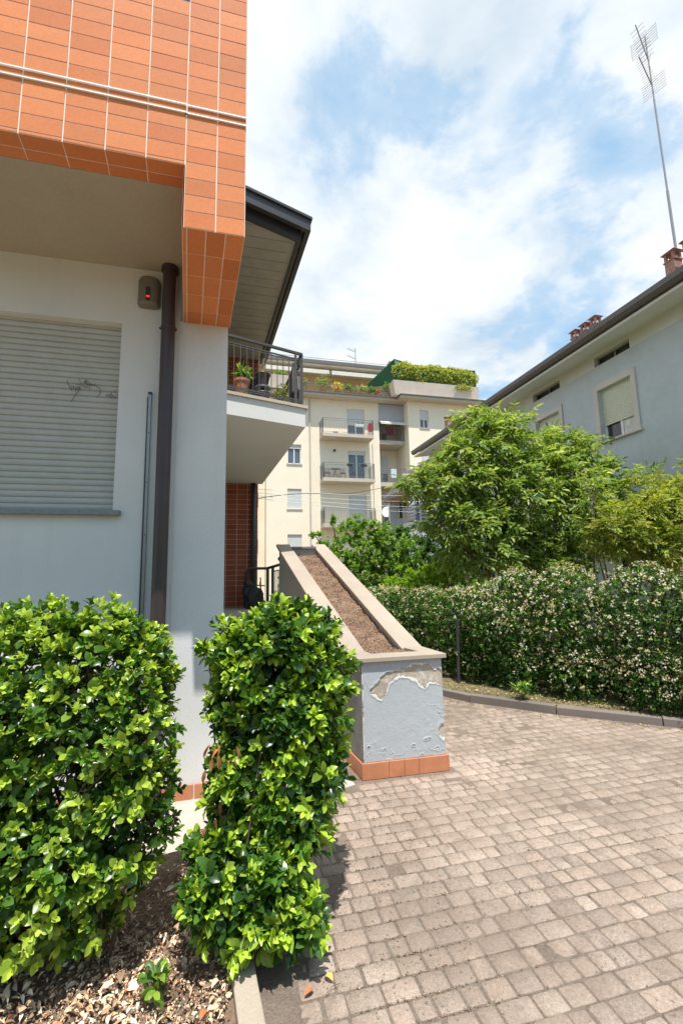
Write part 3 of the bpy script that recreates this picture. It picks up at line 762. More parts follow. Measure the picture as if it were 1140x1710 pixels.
# alarm siren
al = empty('alarm_siren', (-.655,YW,3.95), 'rounded beige alarm siren with red lamp beside the top of the downpipe', 'alarm siren')
g = MB(); c0 = (-.655, YW-.002)
ring = [(c0[0]+.088*math.cos(t), c0[1]-.075*abs(math.sin(t))**.75) for t in np.linspace(0, math.pi, 17)]
def ringz(s, z): return [(c0[0]+(x-c0[0])*s, c0[1]+(y_-c0[1])*s, z) for x, y_ in ring]
rz_ = [(.55,3.812),(.86,3.818),(1,3.84),(1,4.02),(.96,4.022),(.96,4.028),(1,4.03),(.97,4.040),(.93,4.042),(.93,4.048),(.95,4.05),(.86,4.066),(.5,4.08)]
vs = []; 
for s_, z_ in rz_: vs += ringz(s_, z_)
n = 17; g.add(vs, [(i*n+j, i*n+j+1, (i+1)*n+j+1, (i+1)*n+j)[::-1] for i in range(len(rz_)-1) for j in range(n-1)]+[tuple(range(n)), tuple(range((len(rz_)-1)*n, len(rz_)*n))[::-1]])
g.build('casing', M['barrel'], al)
g = MB(); yy = YW-.078
g.add([(-.655+.019*math.cos(t), yy, 3.905+ (.044 if math.sin(t) > 0 else -.044)+.019*math.sin(t)) for t in np.linspace(0, 2*math.pi, 24, endpoint=False)] +
      [(-.655+.019*math.cos(t), yy+.02, 3.905+ (.044 if math.sin(t) > 0 else -.044)+.019*math.sin(t)) for t in np.linspace(0, 2*math.pi, 24, endpoint=False)],
      [tuple(range(24))]+[(i,24+i,24+(i+1)%24,(i+1)%24) for i in range(24)])
g.build('lens', M['darkglass'], al)
g = MB(); g.box(-.668,-.642, yy-.004, yy+.002, 3.872, 3.886); g.build('lamp', M['siltred'], al)

# rear wing: tiled wall, balcony, flat roof
tm, gm = MB(), MB()
rz2 = [-.05+k*TP for k in range(62)]
tiles(tm, gm, (0,10.4,0), (1,0,0), (0,0,1), (0,-1,0), [-.36,-.26,-.03,.20,.43,.655], cut(rz2, 0, 3.72), tone=(.50,.40,.50))  # tone puts the shade of this wall into the tiles, a darker red
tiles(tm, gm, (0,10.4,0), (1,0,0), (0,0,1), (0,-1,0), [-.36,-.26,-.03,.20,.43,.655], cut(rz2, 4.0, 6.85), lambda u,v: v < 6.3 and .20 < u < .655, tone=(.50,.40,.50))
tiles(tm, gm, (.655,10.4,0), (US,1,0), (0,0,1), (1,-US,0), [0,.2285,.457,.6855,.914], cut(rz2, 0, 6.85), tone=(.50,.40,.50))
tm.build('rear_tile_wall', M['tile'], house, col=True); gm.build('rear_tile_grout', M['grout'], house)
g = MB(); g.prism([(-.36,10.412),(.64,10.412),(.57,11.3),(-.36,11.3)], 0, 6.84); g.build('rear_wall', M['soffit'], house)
g = MB(); g.box(.21,.645,10.38,10.40,4.05,6.28); g.build('balcony_door', M['black'], house)
g = MB(); g.tube([(.56,10.30,3.73),(.56,10.30,.3)], .05, 14); g.build('rear_downpipe', M['darkmetal'], house, smooth=True)
# balcony
bal = MB(); bal.prism([(-.36,5.765),(1.06,6.205),(.755,10.37),(-.36,10.37)], 3.72, 3.99)
bo = bal.build('balcony', M['white'], house); M['balrail'] = plain('dark_railing', (.075,.068,.062), .45, .2)
g = MB(); g.prism([(-.36,5.735),(1.10,6.185),(.79,10.375),(-.36,10.375)], 3.993, 4.035); g.build('balcony_edge_slab', M['cornice'], bo)
def P2(t): return Vector((-.36+1.38*t, 5.80+.43*t, 0))     # front rail line
CR = Vector((1.02,6.24,0)); CB = Vector((.72,10.3,0))
g = MB()
for z, w in ((4.84,.040),(4.745,.018),(4.715,.012),(4.125,.018),(4.095,.012)):
    g.bar(P2(0)+Vector((0,0,z)), CR+Vector((0,0,z)), w, w*.8 if w > .03 else w); g.bar(CR+Vector((0,0,z)), CB+Vector((0,0,z)), w, w*.8 if w > .03 else w)
g.build('handrail', M['balrail'], bo)
g = MB()
for k in range(22):
    t = 1-.062*k-.02
    if t < .02: break
    p = P2(t)*1; g.bar(p+Vector((0,0,4.10)), p+Vector((0,0,4.735)), .011, .011)
for k in range(1, 44):
    p = CR.lerp(CB, k/44); g.bar(p+Vector((0,0,4.10)), p+Vector((0,0,4.735)), .011, .011)
g.build('balusters', M['balrail'], bo)
for p in (CR, CR.lerp(CB,.33), CR.lerp(CB,.66), P2(.93)):
    g = MB(); g.bar(p+Vector((0,0,4.03)), p+Vector((0,0,4.84)), .035, .018); g.build('railing_post', M['balrail'], bo)
# flat roof of the wing with dark fascia
roof = MB(); roof.prism([(-.36,5.82),(.97,6.30),(.68,10.5),(-.36,10.5)], 6.75, 6.765); ro = roof.build('roof', M['panel'], house)
g = MB()
for k in range(19):
    y_ = 5.9+k*.24; x1 = min(.955-.069*(y_-6.3), -.36+(y_-5.83)*2.7)
    g.box(-.35, x1-.02, y_, y_+.0025, 6.7475, 6.7495)
g.build('panel_joints', M['darkmetal'], ro)
g = MB()
g.prism([(-.36,5.60),(1.14,6.13),(1.16,6.14),(.86,10.6),(.80,10.6),(1.08,6.18),(-.36,5.66)], 6.80, 6.98)      # outer fascia
g.build('fascia', M['darkmetal'], ro)
g = MB(); g.prism([(-.36,5.565),(1.185,6.115),(.88,10.62),(-.36,10.62)], 6.981, 7.02); g.build('roof_cap', M['darkmetal'], ro)
g = MB(); g.prism([(-.36,5.66),(1.08,6.18),(.83,10.5),(-.36,10.5)], 6.86, 6.88); g.build('eave_board', M['darkmetal'], ro)
g = MB(); g.prism([(-.36,5.76),(1.03,6.24),(.745,10.5),(.69,10.5),(.965,6.30),(-.36,5.83)], 6.70, 6.859); g.build('inner_fascia', M['darkmetal'], ro)
# plants and things on that balcony
def potted(name, loc, pr, ph, potm, N, ln, fr, fh, cols, label, cat, tmpl=LEAF6, per=5, group=None, droop=0, mat='leaf'):
    o = empty(name, loc, label, cat, group)
    x, y, z = loc
    g = MB(); g.lathe([(pr*.72,0),(pr,ph*.85),(pr*1.1,ph*.85),(pr*1.1,ph),(pr*.95,ph),(pr*.9,ph*.9)], loc, 14); g.build('pot', M[potm], o)
    P, Nn = ellip_pts(N, [((x,y,z+ph+fh*.8), (fr, fr, fh))], .25, 1.0, .3)
    rosettes('foliage', P, Nn, per, ln, .45, cols, M[mat], o, tmpl=tmpl, droop=droop)
    return o
ygc = shrub_cols((.10,.16,.03), (.25,.30,.05), (.55,.52,.12), .6)
potted('potted_plant', (.17,6.5,4.22), .11, .26, 'terracotta', 8, .16, .07, .12, gcol, 'spiky green plant in a red clay pot behind the balcony bars', 'potted plant', per=6)
g = MB(); g.box(.04,.30,6.40,6.62,4.037,4.218); 
tag(g.build('plant_stand', M['black'], bevel=.01), 'black stand under the red clay pot on the balcony', 'stand')
b_ = empty('stacked_planter', (.48,6.55,4.04), 'two stacked dark round planters behind the balcony bars', 'planter')
for zo in (0, .30):
    g = MB(); g.lathe([(.07,.08+zo),(.105,.26+zo),(.115,.26+zo),(.115,.285+zo),(.10,.285+zo)], (.48,6.55,4.04), 18); g.build('bowl', M['darkmetal'], b_, smooth=True)
    g = MB(); g.lathe([(.12,.055+zo),(.12,.075+zo),(.06,.08+zo)], (.48,6.55,4.04), 18); g.build('saucer', M['graymetal'], b_)
g = MB(); g.tube([(.48,6.55,4.04),(.48,6.55,4.6)], .02, 8); g.build('pole', M['darkmetal'], b_)
potted('potted_shrub', (.76,6.6,4.04), .11, .14, 'terracotta', 70, .05, .15, .18, ygc, 'variegated yellow green shrub at the right of the tiled house balcony', 'potted plant')
potted('low_plant', (.22,6.25,4.04), .08, .05, 'terracotta', 20, .05, .09, .05, gcol, 'low bright green plant at the foot of the balcony bars', 'potted plant')
u_ = empty('folded_parasol', (.92,6.5,4.04), 'folded black parasol leaning in the corner of the balcony', 'parasol')
g = MB(); g.tube([(.95,6.45,4.04),(.93,6.5,4.82)], .014, 8); g.build('pole', M['darkmetal'], u_)
g = MB(); g.tube([(.945,6.46,4.12),(.94,6.48,4.3),(.935,6.5,4.55),(.93,6.5,4.78)], [.05,.075,.06,.02], 9); g.build('cloth', M['black'], u_)

# raised entrance terrace behind the planter
g = MB(); g.prism([(-.36,7.2),(1.3,7.2),(1.2,10.39),(-.36,10.39)], 0, .95)
tag(g.build('terrace', M['concrete']), kind='structure')
rl = empty('terrace_railing', (.8,8.6,.95), 'black metal railing at the top of the planter ramp beside the tiled wall', 'railing')
g = MB(); g.tube([(.46,10.1,1.79),(.85,10.1,1.79),(1.14,9.8,1.87)], .03, 8); g.tube([(.46,10.1,1.79),(.40,10.1,1.70),(.38,10.1,1.0)], .03, 8); g.build('handrail', M['darkmetal'], rl)
g = MB()
for p in ((.86,10.08),(.96,9.98),): g.bar((*p,.95),(*p,1.80),.06,.05)
g.build('posts', M['darkmetal'], rl)
g = MB()
for k in range(9):
    t = k/8; g.bar((.98+.2*t, 9.95-.2*t, 1.0),(.98+.2*t, 9.95-.2*t, 1.72+.02*t), .012, .012)
g.bar((.96,9.98,1.72),(1.2,9.73,1.76),.02,.02); g.build('bars', M['darkmetal'], rl)
bc = empty('covered_chair', (.55,9.9,.95), 'black covered garden chair standing in front of the red tiled wall', 'chair')
import itertools
g = MB(); vs = []
for i, (z_, w_, d_, o_) in enumerate(((.96,.17,.16,0),(1.12,.19,.17,.0),(1.24,.21,.18,-.01),(1.33,.20,.16,-.03),(1.40,.12,.13,-.07),(1.47,.10,.09,-.10),(1.52,.05,.05,-.11))):
    for j in range(16):
        ph_ = 2*math.pi*j/16; rr = 1+.12*math.sin(3*ph_+i)+.10*math.sin(7*ph_+i*2)
        vs.append((.54+o_+w_*math.cos(ph_)*rr, 9.9+d_*math.sin(ph_)*rr, z_+.02*math.sin(5*ph_+i)))
g.add(vs, [(i*16+j, i*16+(j+1)%16, (i+1)*16+(j+1)%16, (i+1)*16+j) for i in range(6) for j in range(16)]+[tuple(range(96,112))])
g.build('cover', M['black'], bc)
g = MB()
for p, q in (((.40,9.8,.95),(.45,9.85,1.3)),((.72,9.8,.95),(.68,9.85,1.5)),((.40,10.05,.95),(.42,10.0,1.3)),((.72,10.05,.95),(.70,10.0,1.6)),((.42,9.78,1.45),(.78,9.8,1.42))): g.bar(p, q, .025, .025)
g.build('frame', M['darkmetal'], bc)
# small lamp/dish at the top of the planter
g = MB(); g.tube([(1.02,9.0,1.4),(1.02,9.0,1.92)], .008, 6); g.lathe([(.0,-.05),(.045,-.035),(.06,0),(.045,.035),(0,.05)], (1.02,9.0,1.95), 12)
tag(g.build('garden_lamp', M['darkmetal']), 'small dark round lamp on a rod beside the top of the planter', 'lamp')

# ------------------------------------------------------------------ sloping planter
def sp_(x, y): return (x-.088*(y-3.68), y)     # planter plan skew
pl = empty('sloping_planter', (1.42,3.68,0), 'long sloping masonry planter with flaking pale blue front and terracotta skirting', 'planter')
FX0, FX1, FY0, FY1 = 1.075, 1.772, 3.690, 3.668
g = MB()
body = [(FX0,FY0),(FX1,FY1),sp_(1.775,7.05),sp_(1.075,7.05)]
g.prism([(FX0,FY0+.008),(FX1,FY1+.008),sp_(1.775,4.12),sp_(1.075,4.12)], -.03, .893)
g.build('base_core', M['mortar'], pl)
# the dirty left flank of the base, proud of the core
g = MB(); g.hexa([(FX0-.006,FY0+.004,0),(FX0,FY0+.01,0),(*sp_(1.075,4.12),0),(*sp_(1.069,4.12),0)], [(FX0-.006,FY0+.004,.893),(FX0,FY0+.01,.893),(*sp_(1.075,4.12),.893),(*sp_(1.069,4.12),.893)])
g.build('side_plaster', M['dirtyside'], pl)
g = MB(); g.hexa([(FX1,FY1+.01,0),(FX1+.005,FY1+.008,0),(*sp_(1.780,4.12),0),(*sp_(1.775,4.12),0)], [(FX1,FY1+.01,.893),(FX1+.005,FY1+.008,.893),(*sp_(1.780,4.12),.893),(*sp_(1.775,4.12),.893)])
g.build('side_plaster', M['paintblue'], pl)
# side walls going up the slope
zs = lambda y: .905+(y-4.12)*(2.035-.905)/(7.05-4.12)
def slopewall(xa, xb, name, mat, zoff=0, y0=4.12, y1=7.05, zb=-.03, th=None):
    g = MB(); 
    lo0 = zb if th is None else zs(y0)+zoff-th; lo1 = zb if th is None else zs(y1)+zoff-th
    g.hexa([(*sp_(xa,y0),lo0),(*sp_(xb,y0),lo0),(*sp_(xb,y1),lo1),(*sp_(xa,y1),lo1)],
           [(*sp_(xa,y0),zs(y0)+zoff),(*sp_(xb,y0),zs(y0)+zoff),(*sp_(xb,y1),zs(y1)+zoff),(*sp_(xa,y1),zs(y1)+zoff)])
    return g.build(name, mat, pl, bevel=.004 if th else 0)
slopewall(1.075, 1.225, 'left_wall', M['concrete']); slopewall(1.625, 1.775, 'right_wall', M['concrete'])
slopewall(1.040, 1.245, 'left_coping', M['coping'], .042, 4.06, 7.12, th=.04)
slopewall(1.605, 1.812, 'right_coping', M['coping'], .042, 4.06, 7.12, th=.04)
g = MB(); g.prism([sp_(1.227,6.90),sp_(1.623,6.90),sp_(1.623,7.05),sp_(1.227,7.05)], 0, 2.02); g.build('end_wall', M['concrete'], pl)
g = MB(); g.prism([sp_(1.246,6.86),sp_(1.604,6.86),sp_(1.604,7.10),sp_(1.246,7.10)], 2.021, 2.05); g.build('end_coping', M['slate'], pl)
# front cap slab
g = MB(); g.prism([(FX0-.035,FY0-.032),(FX1+.035,FY1-.032),sp_(1.812,4.10),sp_(1.625,4.10),(1.640,3.83),(1.215,3.85),sp_(1.225,4.10),sp_(1.040,4.10)], .894, .930)
g.build('front_cap', M['coping'], pl, bevel=.004)
# skirting tiles
g = MB(); xs_ = [FX0-.022, 1.275, 1.405, 1.53, FX1+.022]
for a_, b_ in zip(xs_[:-1], xs_[1:]):
    ya = FY0+(a_-FX0)*(FY1-FY0)/(FX1-FX0); yb = FY0+(b_-FX0)*(FY1-FY0)/(FX1-FX0)
    g.prism([(a_+.001,ya-.020),(b_-.001,yb-.020),(b_-.001,yb-.001),(a_+.001,ya-.001)], 0, .122)
g.prism([(FX0-.023,FY0-.0005),(FX0-.007,FY0-.0005),sp_(1.066,4.1),sp_(1.05,4.1)], 0, .122)
g.prism([(FX1+.006,FY1-.0005),(FX1+.022,FY1-.0005),sp_(1.80,4.5),sp_(1.784,4.5)], 0, .122)
g.build('skirting', M['skirt'], pl, bevel=.002)
# soil
n1, n2 = 46, 150; vs = []
for j in range(n2):
    y_ = 3.84+(6.9-3.84)*j/(n2-1)
    for i in range(n1):
        x_ = 1.212+(1.64-1.212)*i/(n1-1)
        zb = max(.895, zs(y_)-.055) if y_ > 4.05 else .90
        vs.append((*sp_(x_, y_), zb + .010*math.sin(y_*17+x_*9)+.008*math.sin(y_*31-x_*23)+rng.normal()*.0045))
g = MB(); g.add(vs, [(j*n1+i, j*n1+i+1, (j+1)*n1+i+1, (j+1)*n1+i) for j in range(n2-1) for i in range(n1-1)])
g.build('soil', M['redsoil'], pl, smooth=True)
P = []
for _ in range(5200):
    y_ = rng.uniform(3.86, 6.88); x_ = rng.uniform(1.225, 1.625); P.append((*sp_(x_, y_), max(.90, zs(y_)-.05)+rng.uniform(0,.012)))
P = np.array(P); N = len(P); X, Y, Z = frames(rng.normal(size=(N,3)))
pc = np.array([(.30,.18,.115),(.18,.11,.07),(.40,.28,.19),(.55,.43,.32),(.24,.14,.09)])
s_ = rng.uniform(.002,.007,N)
inst('bark_chips', *OCT, P, X, Y, Z, np.stack([s_,s_*1.6,s_*.5],1), pc[rng.integers(5,size=N)]*rng.uniform(.7,1.2,(N,1)), M['litter'], pl)
# flaking paint: sheet with a torn hole, plaster ring below it
def noise2(n, m, sc, oct=4, seed=1):
    r_ = np.random.default_rng(seed); out = np.zeros((n, m)); amp = 1
    for o in range(oct):
        k = sc*2**o; gr = r_.normal(size=(k+2, k+2))
        yy_ = np.linspace(0, k, n); xx_ = np.linspace(0, k, m); i = yy_.astype(int); j = xx_.astype(int); fy = (yy_-i)[:,None]; fx = (xx_-j)[None]
        fy = fy*fy*(3-2*fy); fx = fx*fx*(3-2*fx)
        out += amp*((gr[i][:,j]*(1-fx)+gr[i][:,j+1]*fx)*(1-fy)+(gr[i+1][:,j]*(1-fx)+gr[i+1][:,j+1]*fx)*fy); amp *= .5
    return out
nu, nv = 240, 264
U_, V2 = np.meshgrid(np.linspace(0,1,nu), np.linspace(0,1,nv))    # u left-right, v up
# torn band (fractions of the front face), measured as upper and lower edges
xk = [0,.09,.10,.16,.24,.30,.38,.47,.55,.62,.70,.78,.83,.90,1.0]
lowk = [.9,.72,.66,.655,.64,.69,.775,.81,.81,.775,.715,.695,.745,.735,.735]
upk  = [.9,.72,.73,.79,.86,.90,.91,.915,.92,.935,.945,.95,.945,.90,.86]
nz1 = noise2(nv, nu, 9, 5, 3); 
low = np.interp(U_, xk, lowk)+nz1*.015+noise2(nv, nu, 40, 3, 21)*.004; up = np.interp(U_, xk, upk)+noise2(nv, nu, 9, 5, 4)*.016
inside = np.minimum(V2-low, up-V2)
c2 = .055-np.sqrt(((U_-1.0)/1.35)**2+((V2-.235)/1.5)**2)+nz1*.006
inside = np.maximum(inside, c2)
for sd in range(7):
    r2 = np.random.default_rng(50+sd); cu, cv = r2.uniform(.05,.95), r2.uniform(.02,.2)
    inside = np.maximum(inside, .010-np.sqrt((U_-cu)**2+((V2-cv)/.7)**2)+nz1*.004)
edgeL = .006-U_+nz1*.004; inside = np.maximum(inside, edgeL*1.0)
Hh = .893-.121
def sheet(name, mask, off, lift, mat, extra=None):
    v = np.zeros((nv, nu, 3)); v[...,0] = FX0+(FX1-FX0)*U_; v[...,1] = FY0+(FY1-FY0)*U_+.008-off; v[...,2] = .121+Hh*V2
    if extra is not None: v[...,1] -= extra
    v[...,1] -= lift
    keepv = mask
    q = keepv[:-1,:-1] & keepv[1:,:-1] & keepv[:-1,1:] & keepv[1:,1:]
    jj, ii = np.nonzero(q); f = np.stack([jj*nu+ii, jj*nu+ii+1, (jj+1)*nu+ii+1, (jj+1)*nu+ii], 1)
    used = np.unique(f); remap = np.full(nu*nv, -1); remap[used] = np.arange(len(used))
    me = bpy.data.meshes.new(name); me.from_pydata(v.reshape(-1,3)[used].tolist(), [], remap[f].tolist()); me.update(); me.shade_smooth()
    o = link(name, me, mat, pl); so_ = o.modifiers.new('s','SOLIDIFY'); so_.thickness = .0012; so_.offset = -1; so_.use_even_offset = False
    return o
wr = noise2(nv, nu, 12, 4, 9); rid = np.clip(1-np.abs(noise2(nv, nu, 7, 4, 12))*3.2, 0, 1)**3
reg = np.clip((U_-.66)*3.2,0,1)*np.clip(1.1-np.abs(V2-.42)*1.9,0,1) + np.clip((.22-V2)*4,0,1)*.8 + np.clip((.5-V2)*1.2,0,.25)
flakes = rid*np.clip(reg,0,1)*.0035
sheet('plaster_coat', inside < .012+wr*.014, .0055, 0, M['wplaster'])
sheet('paint_coat', inside < -.002+wr*.0015, .0075, np.clip((inside+.028)/.026,0,1)*.0035, M['paintblue'], flakes + wr*.0004)
# low wall stub touching the planter
g = MB(); g.prism([(.25,4.06),(1.035,4.04),(1.03,4.12),(.25,4.14)], 0, .17)
tag(g.build('low_wall', M['path'], bevel=.006), 'low pale concrete wall stub meeting the left side of the planter', 'wall')

# ------------------------------------------------------------------ blue-grey house on the right
hs = empty('blue_house', (12,10,0), 'long blue grey house with brown eaves behind the trees on the right', 'house')
HX = 9.0; Y0, Y1 = 1.5, 18.85; HB = 6.69; HT = 7.02
main = MB()
wins = [(7.90,9.13,4.66,6.22), (10.25,11.50,4.66,6.22), (13.0,14.2,4.66,6.22), (15.4,16.6,4.66,6.22), (5.0,6.25,4.66,6.22),
        (7.90,9.13,1.4,2.9), (10.25,11.50,1.4,2.9), (13.0,14.2,1.4,2.9)]
holes = [(Y1-b+.13, Y1-a-.13, c+.09, d-.15) for a, b, c, d in wins]
wall_holes(main, (HX,Y1,0), (0,-1,0), (0,0,1), (-1,0,0), Y1-Y0, HB, holes, .16)
main.add([(HX,Y1,0),(HX+7,Y1,0),(HX+7,Y1,HT+1.6),(HX,Y1,HT)], [(3,2,1,0)]); main.add([(HX,Y0,0),(HX+7,Y0,0),(HX+7,Y0,HT),(HX,Y0,HT)], [(0,1,2,3)])
main.build('wall', M['housewall'], hs)
bandm = MB(); att = [(7.97,9.02),(10.27,11.43),(12.9,14.1),(15.3,16.5),(5.3,6.4)]
wall_holes(bandm, (HX-.004,Y1,HB), (0,-1,0), (0,0,1), (-1,0,0), Y1-Y0, HT-HB+.06, [(Y1-b, Y1-a, .02, .26) for a, b in att], .18)
bandm.build('upper_band', M['housecream'], hs)
for a_, b_ in att:
    g = MB(); w_ = g
    g.box(HX+.165, HX+.175, a_, b_, HB+.02, HB+.26); gl = g.build('attic_window', M['darkglass'], hs)
    g = MB(); g.box(HX+.12,HX+.16,a_,b_,HB+.235,HB+.26); g.box(HX+.12,HX+.16,a_,b_,HB+.02,HB+.04)
    for yy_ in (a_, (a_+b_)/2-.02, b_-.04): g.box(HX+.12,HX+.16,yy_,yy_+.04,HB+.04,HB+.235)
    g.build('frame', M['graymetal'], gl)
for (a_, b_, c_, d_), drop in zip(wins, (.40,.75,.2,.1,.0,.6,.1,.1)):
    g = MB()   # stone surround
    g.box(HX-.035,HX-.001,a_,a_+.13,c_+.09,d_-.15); g.box(HX-.035,HX-.001,b_-.13,b_,c_+.09,d_-.15); g.box(HX-.035,HX-.001,a_,b_,d_-.149,d_)
    so_ = g.build('window', M['stone'], hs, bevel=.004)
    g = MB(); g.box(HX-.075,HX+.15,a_-.05,b_+.05,c_+.045,c_+.088); g.build('sill', M['stone'], so_)
    y0_, y1_, z0_, z1_ = a_+.13, b_-.13, c_+.09, d_-.15
    zb = z0_+drop; g = MB(); z_ = zb; vs = []; k_ = 0
    while z_ < z1_+.02:
        for dx, dz in ((0,0),(-.009,.008),(-.011,.026),(-.003,.036),(0,.040)): vs += [(HX+.10+dx, y0_, z_+dz), (HX+.10+dx, y1_, z_+dz)]; k_ += 1
        z_ += .052
    g.add(vs, [(2*i+2, 2*i+3, 2*i+1, 2*i) for i in range(k_-1)]); g.build('shutter_slats', M['shutterh'], so_)
    g = MB(); g.box(HX+.150,HX+.158,y0_,y1_,z0_,z1_); g.build('pane', M['darkglass'], so_)
    g = MB(); m_ = (y0_+y1_)/2
    for yy_ in (y0_, m_-.035, y1_-.05): g.box(HX+.115,HX+.148,yy_,yy_+.06,z0_,z1_)
    g.box(HX+.115,HX+.147,y0_,y1_,z0_,z0_+.05); g.build('frame', M['frame'], so_)
    if drop > .3:
        g = MB(); g.box(HX+.13,HX+.149,y0_+.05,m_-.04,z0_+.05,zb+.02); g.build('curtain', M['curtain'], so_)
# eaves and roof
g = MB(); g.add([(HX-.70,Y0-.5,6.94),(HX-.70,Y1+.1,6.94),(HX,Y1+.1,HT+.02),(HX,Y0-.5,HT+.02),(HX-.70,Y0-.5,7.0),(HX-.70,Y1+.1,7.0),(HX,Y1+.1,7.1),(HX,Y0-.5,7.1)],
      [(0,1,2,3),(7,6,5,4),(4,5,1,0),(5,6,2,1),(0,3,7,4)])
g.build('eave', M['white'], hs)
g = MB()
RT = 7.18
g.hexa([(HX-.74,Y0-.6,RT-.06),(HX-.74,Y1+.15,RT-.06),(HX+3.5,Y1+.15,RT+1.25),(HX+3.5,Y0-.6,RT+1.25)][::-1], [(HX-.74,Y0-.6,RT),(HX-.74,Y1+.15,RT),(HX+3.5,Y1+.15,RT+1.32),(HX+3.5,Y0-.6,RT+1.32)][::-1])
g.hexa([(HX+3.5,Y0-.6,RT+1.25),(HX+3.5,Y1+.15,RT+1.25),(HX+7.7,Y1+.15,RT-.06),(HX+7.7,Y0-.6,RT-.06)][::-1], [(HX+3.5,Y0-.6,RT+1.32),(HX+3.5,Y1+.15,RT+1.32),(HX+7.7,Y1+.15,RT),(HX+7.7,Y0-.6,RT)][::-1])
rf = g.build('roof', M['roofdark'], hs)
g = MB()
for k in range(6):
    y0_ = Y0-.6+k*3.0; g.add([(HX-.72,y0_,7.03),(HX-.80,y0_,7.03),(HX-.86,y0_,7.09),(HX-.87,y0_,7.20),(HX-.84,y0_,7.20),(HX-.83,y0_,7.10),(HX-.79,y0_,7.06),(HX-.72,y0_,7.06)]+
                              [(HX-.72,min(y0_+2.996,Y1+.15),7.03),(HX-.80,min(y0_+2.996,Y1+.15),7.03),(HX-.86,min(y0_+2.996,Y1+.15),7.09),(HX-.87,min(y0_+2.996,Y1+.15),7.20),(HX-.84,min(y0_+2.996,Y1+.15),7.20),(HX-.83,min(y0_+2.996,Y1+.15),7.10),(HX-.79,min(y0_+2.996,Y1+.15),7.06),(HX-.72,min(y0_+2.996,Y1+.15),7.06)],
                              [tuple(range(8)), tuple(range(15,7,-1))]+[(i,8+i,8+(i+1)%8,(i+1)%8) for i in range(8)])
g.build('gutter', M['gutter'], hs)
def chimney(x, y, z0, z1, w, parent):
    g = MB(); h = w/2
    g.box(x-h,x+h,y-h,y+h,z0,z1-.24)
    g.box(x-h-.02,x+h+.02,y-h-.02,y+h+.02,z1-.238,z1-.212)
    for i, j in itertools.product((-1,1),(-1,1)): g.box(x+i*h-(.05 if i>0 else 0), x+i*h+(.0 if i>0 else .05), y+j*h-(.05 if j>0 else 0), y+j*h+(0 if j>0 else .05), z1-.211, z1-.062)
    g.box(x-.02,x+.02,y-.02,y+.02,z1-.211,z1-.062)
    g.box(x-h-.01,x+h+.01,y-h-.01,y+h+.01,z1-.061,z1-.036)
    g.add([(x-h-.05,y-h-.05,z1-.034),(x+h+.05,y-h-.05,z1-.034),(x+h+.05,y+h+.05,z1-.034),(x-h-.05,y+h+.05,z1-.034),(x-h*.4,y-h*.4,z1+.02),(x+h*.4,y-h*.4,z1+.02),(x+h*.4,y+h*.4,z1+.02),(x-h*.4,y+h*.4,z1+.02)],
          [(3,2,1,0),(4,5,6,7),(0,1,5,4),(1,2,6,5),(2,3,7,6),(3,0,4,7)])
    return g.build('chimney', M['chimney'], parent)
for y_ in (10.05, 9.68, 9.34): chimney(9.5, y_, 7.3, 8.36, .19, rf)
for y_ in (7.0, 6.58): chimney(9.35, y_, 7.2, 8.48, .22, rf)
chimney(9.3, 17.35, 7.2, 8.42, .26, rf)
# side porch roof and small balcony at the far end
g = MB(); g.hexa([(7.75,18.9,5.34),(9.1,18.9,6.75),(9.1,22,6.75),(7.75,22,5.34)], [(7.75,18.9,5.48),(9.1,18.9,6.95),(9.1,22,6.95),(7.75,22,5.48)]); pr = g.build('porch_roof', M['gutter'], hs)
g = MB(); g.prism([(7.80,18.95),(9.02,18.95),(9.02,22),(7.80,22)], 5.30, 5.335); g.build('porch_ceiling', M['roofdark'], pr)
g = MB(); g.box(8.34,8.44,18.95,19.05,3.9,5.29); g.build('porch_post', M['darkmetal'], hs)
g = MB(); g.box(8.2,8.98,18.88,20.4,3.75,4.0); pb = g.build('side_balcony', M['housewall'], hs)
g = MB()
for k in range(5): g.box(8.22,8.97,18.90,18.925,4.02+k*.15,4.02+k*.15+.13)
for k in range(5): g.box(8.20,8.218,18.93,20.4,4.02+k*.15,4.02+k*.15+.13)
g.build('slatted_panel', M['slate'], pb)
g = MB(); g.box(8.95,11,22,22.2,0,6.9); g.box(8.15,8.95,22,22.2,0,5.3); g.build('far_wing', M['housewall'], hs)
g = MB(); g.box(8.6,9.1,21.97,21.995,4.5,5.5); fw = g.build('far_window', M['darkglass'], hs)
g = MB(); 
for x_ in (8.6,8.84,9.06): g.box(x_,x_+.04,21.94,21.965,4.5,5.5)
g.box(8.6,9.1,21.93,21.939,4.95,4.99); g.build('frame', M['frame'], fw)
# television aerial on the roof
ae = empty('tv_aerial', (10,7.41,7.6), 'tall thin mast with two television aerials above the blue house roof', 'aerial')
tp_ = Vector((10.05,7.48,14.95)); bp = Vector((10.05,7.41,7.6))
pt = lambda t: bp.lerp(tp_, t)
g = MB(); g.tube([bp, pt(.4)], .03, 8); g.tube([pt(.38), pt(.75)], .022, 8); g.tube([pt(.73), pt(1)], .016, 8); g.build('mast', M['graymetal'], ae)
g = MB(); 
boom = Vector((-.50,-.15,.06)); side = Vector((.25,-.85,0)).normalized(); up_ = Vector((0,0,1))
c_ = pt(.80); g.tube([c_, c_+boom*1.0+up_*.45], .012, 6)
for k in range(14):
    p = c_+(boom+up_*.45)*(.08+.9*k/13); w = .28-.008*k; g.tube([p-side*w*.5, p+side*w*.5], .005, 4)
for s1 in (-1,1):
    for k in range(4):
        p = c_+up_*(.07*k*s1)+Vector((.05,0,0)); g.tube([p-side*.26, p+side*.26], .006, 4)
g.build('lower_aerial', M['graymetal'], ae)
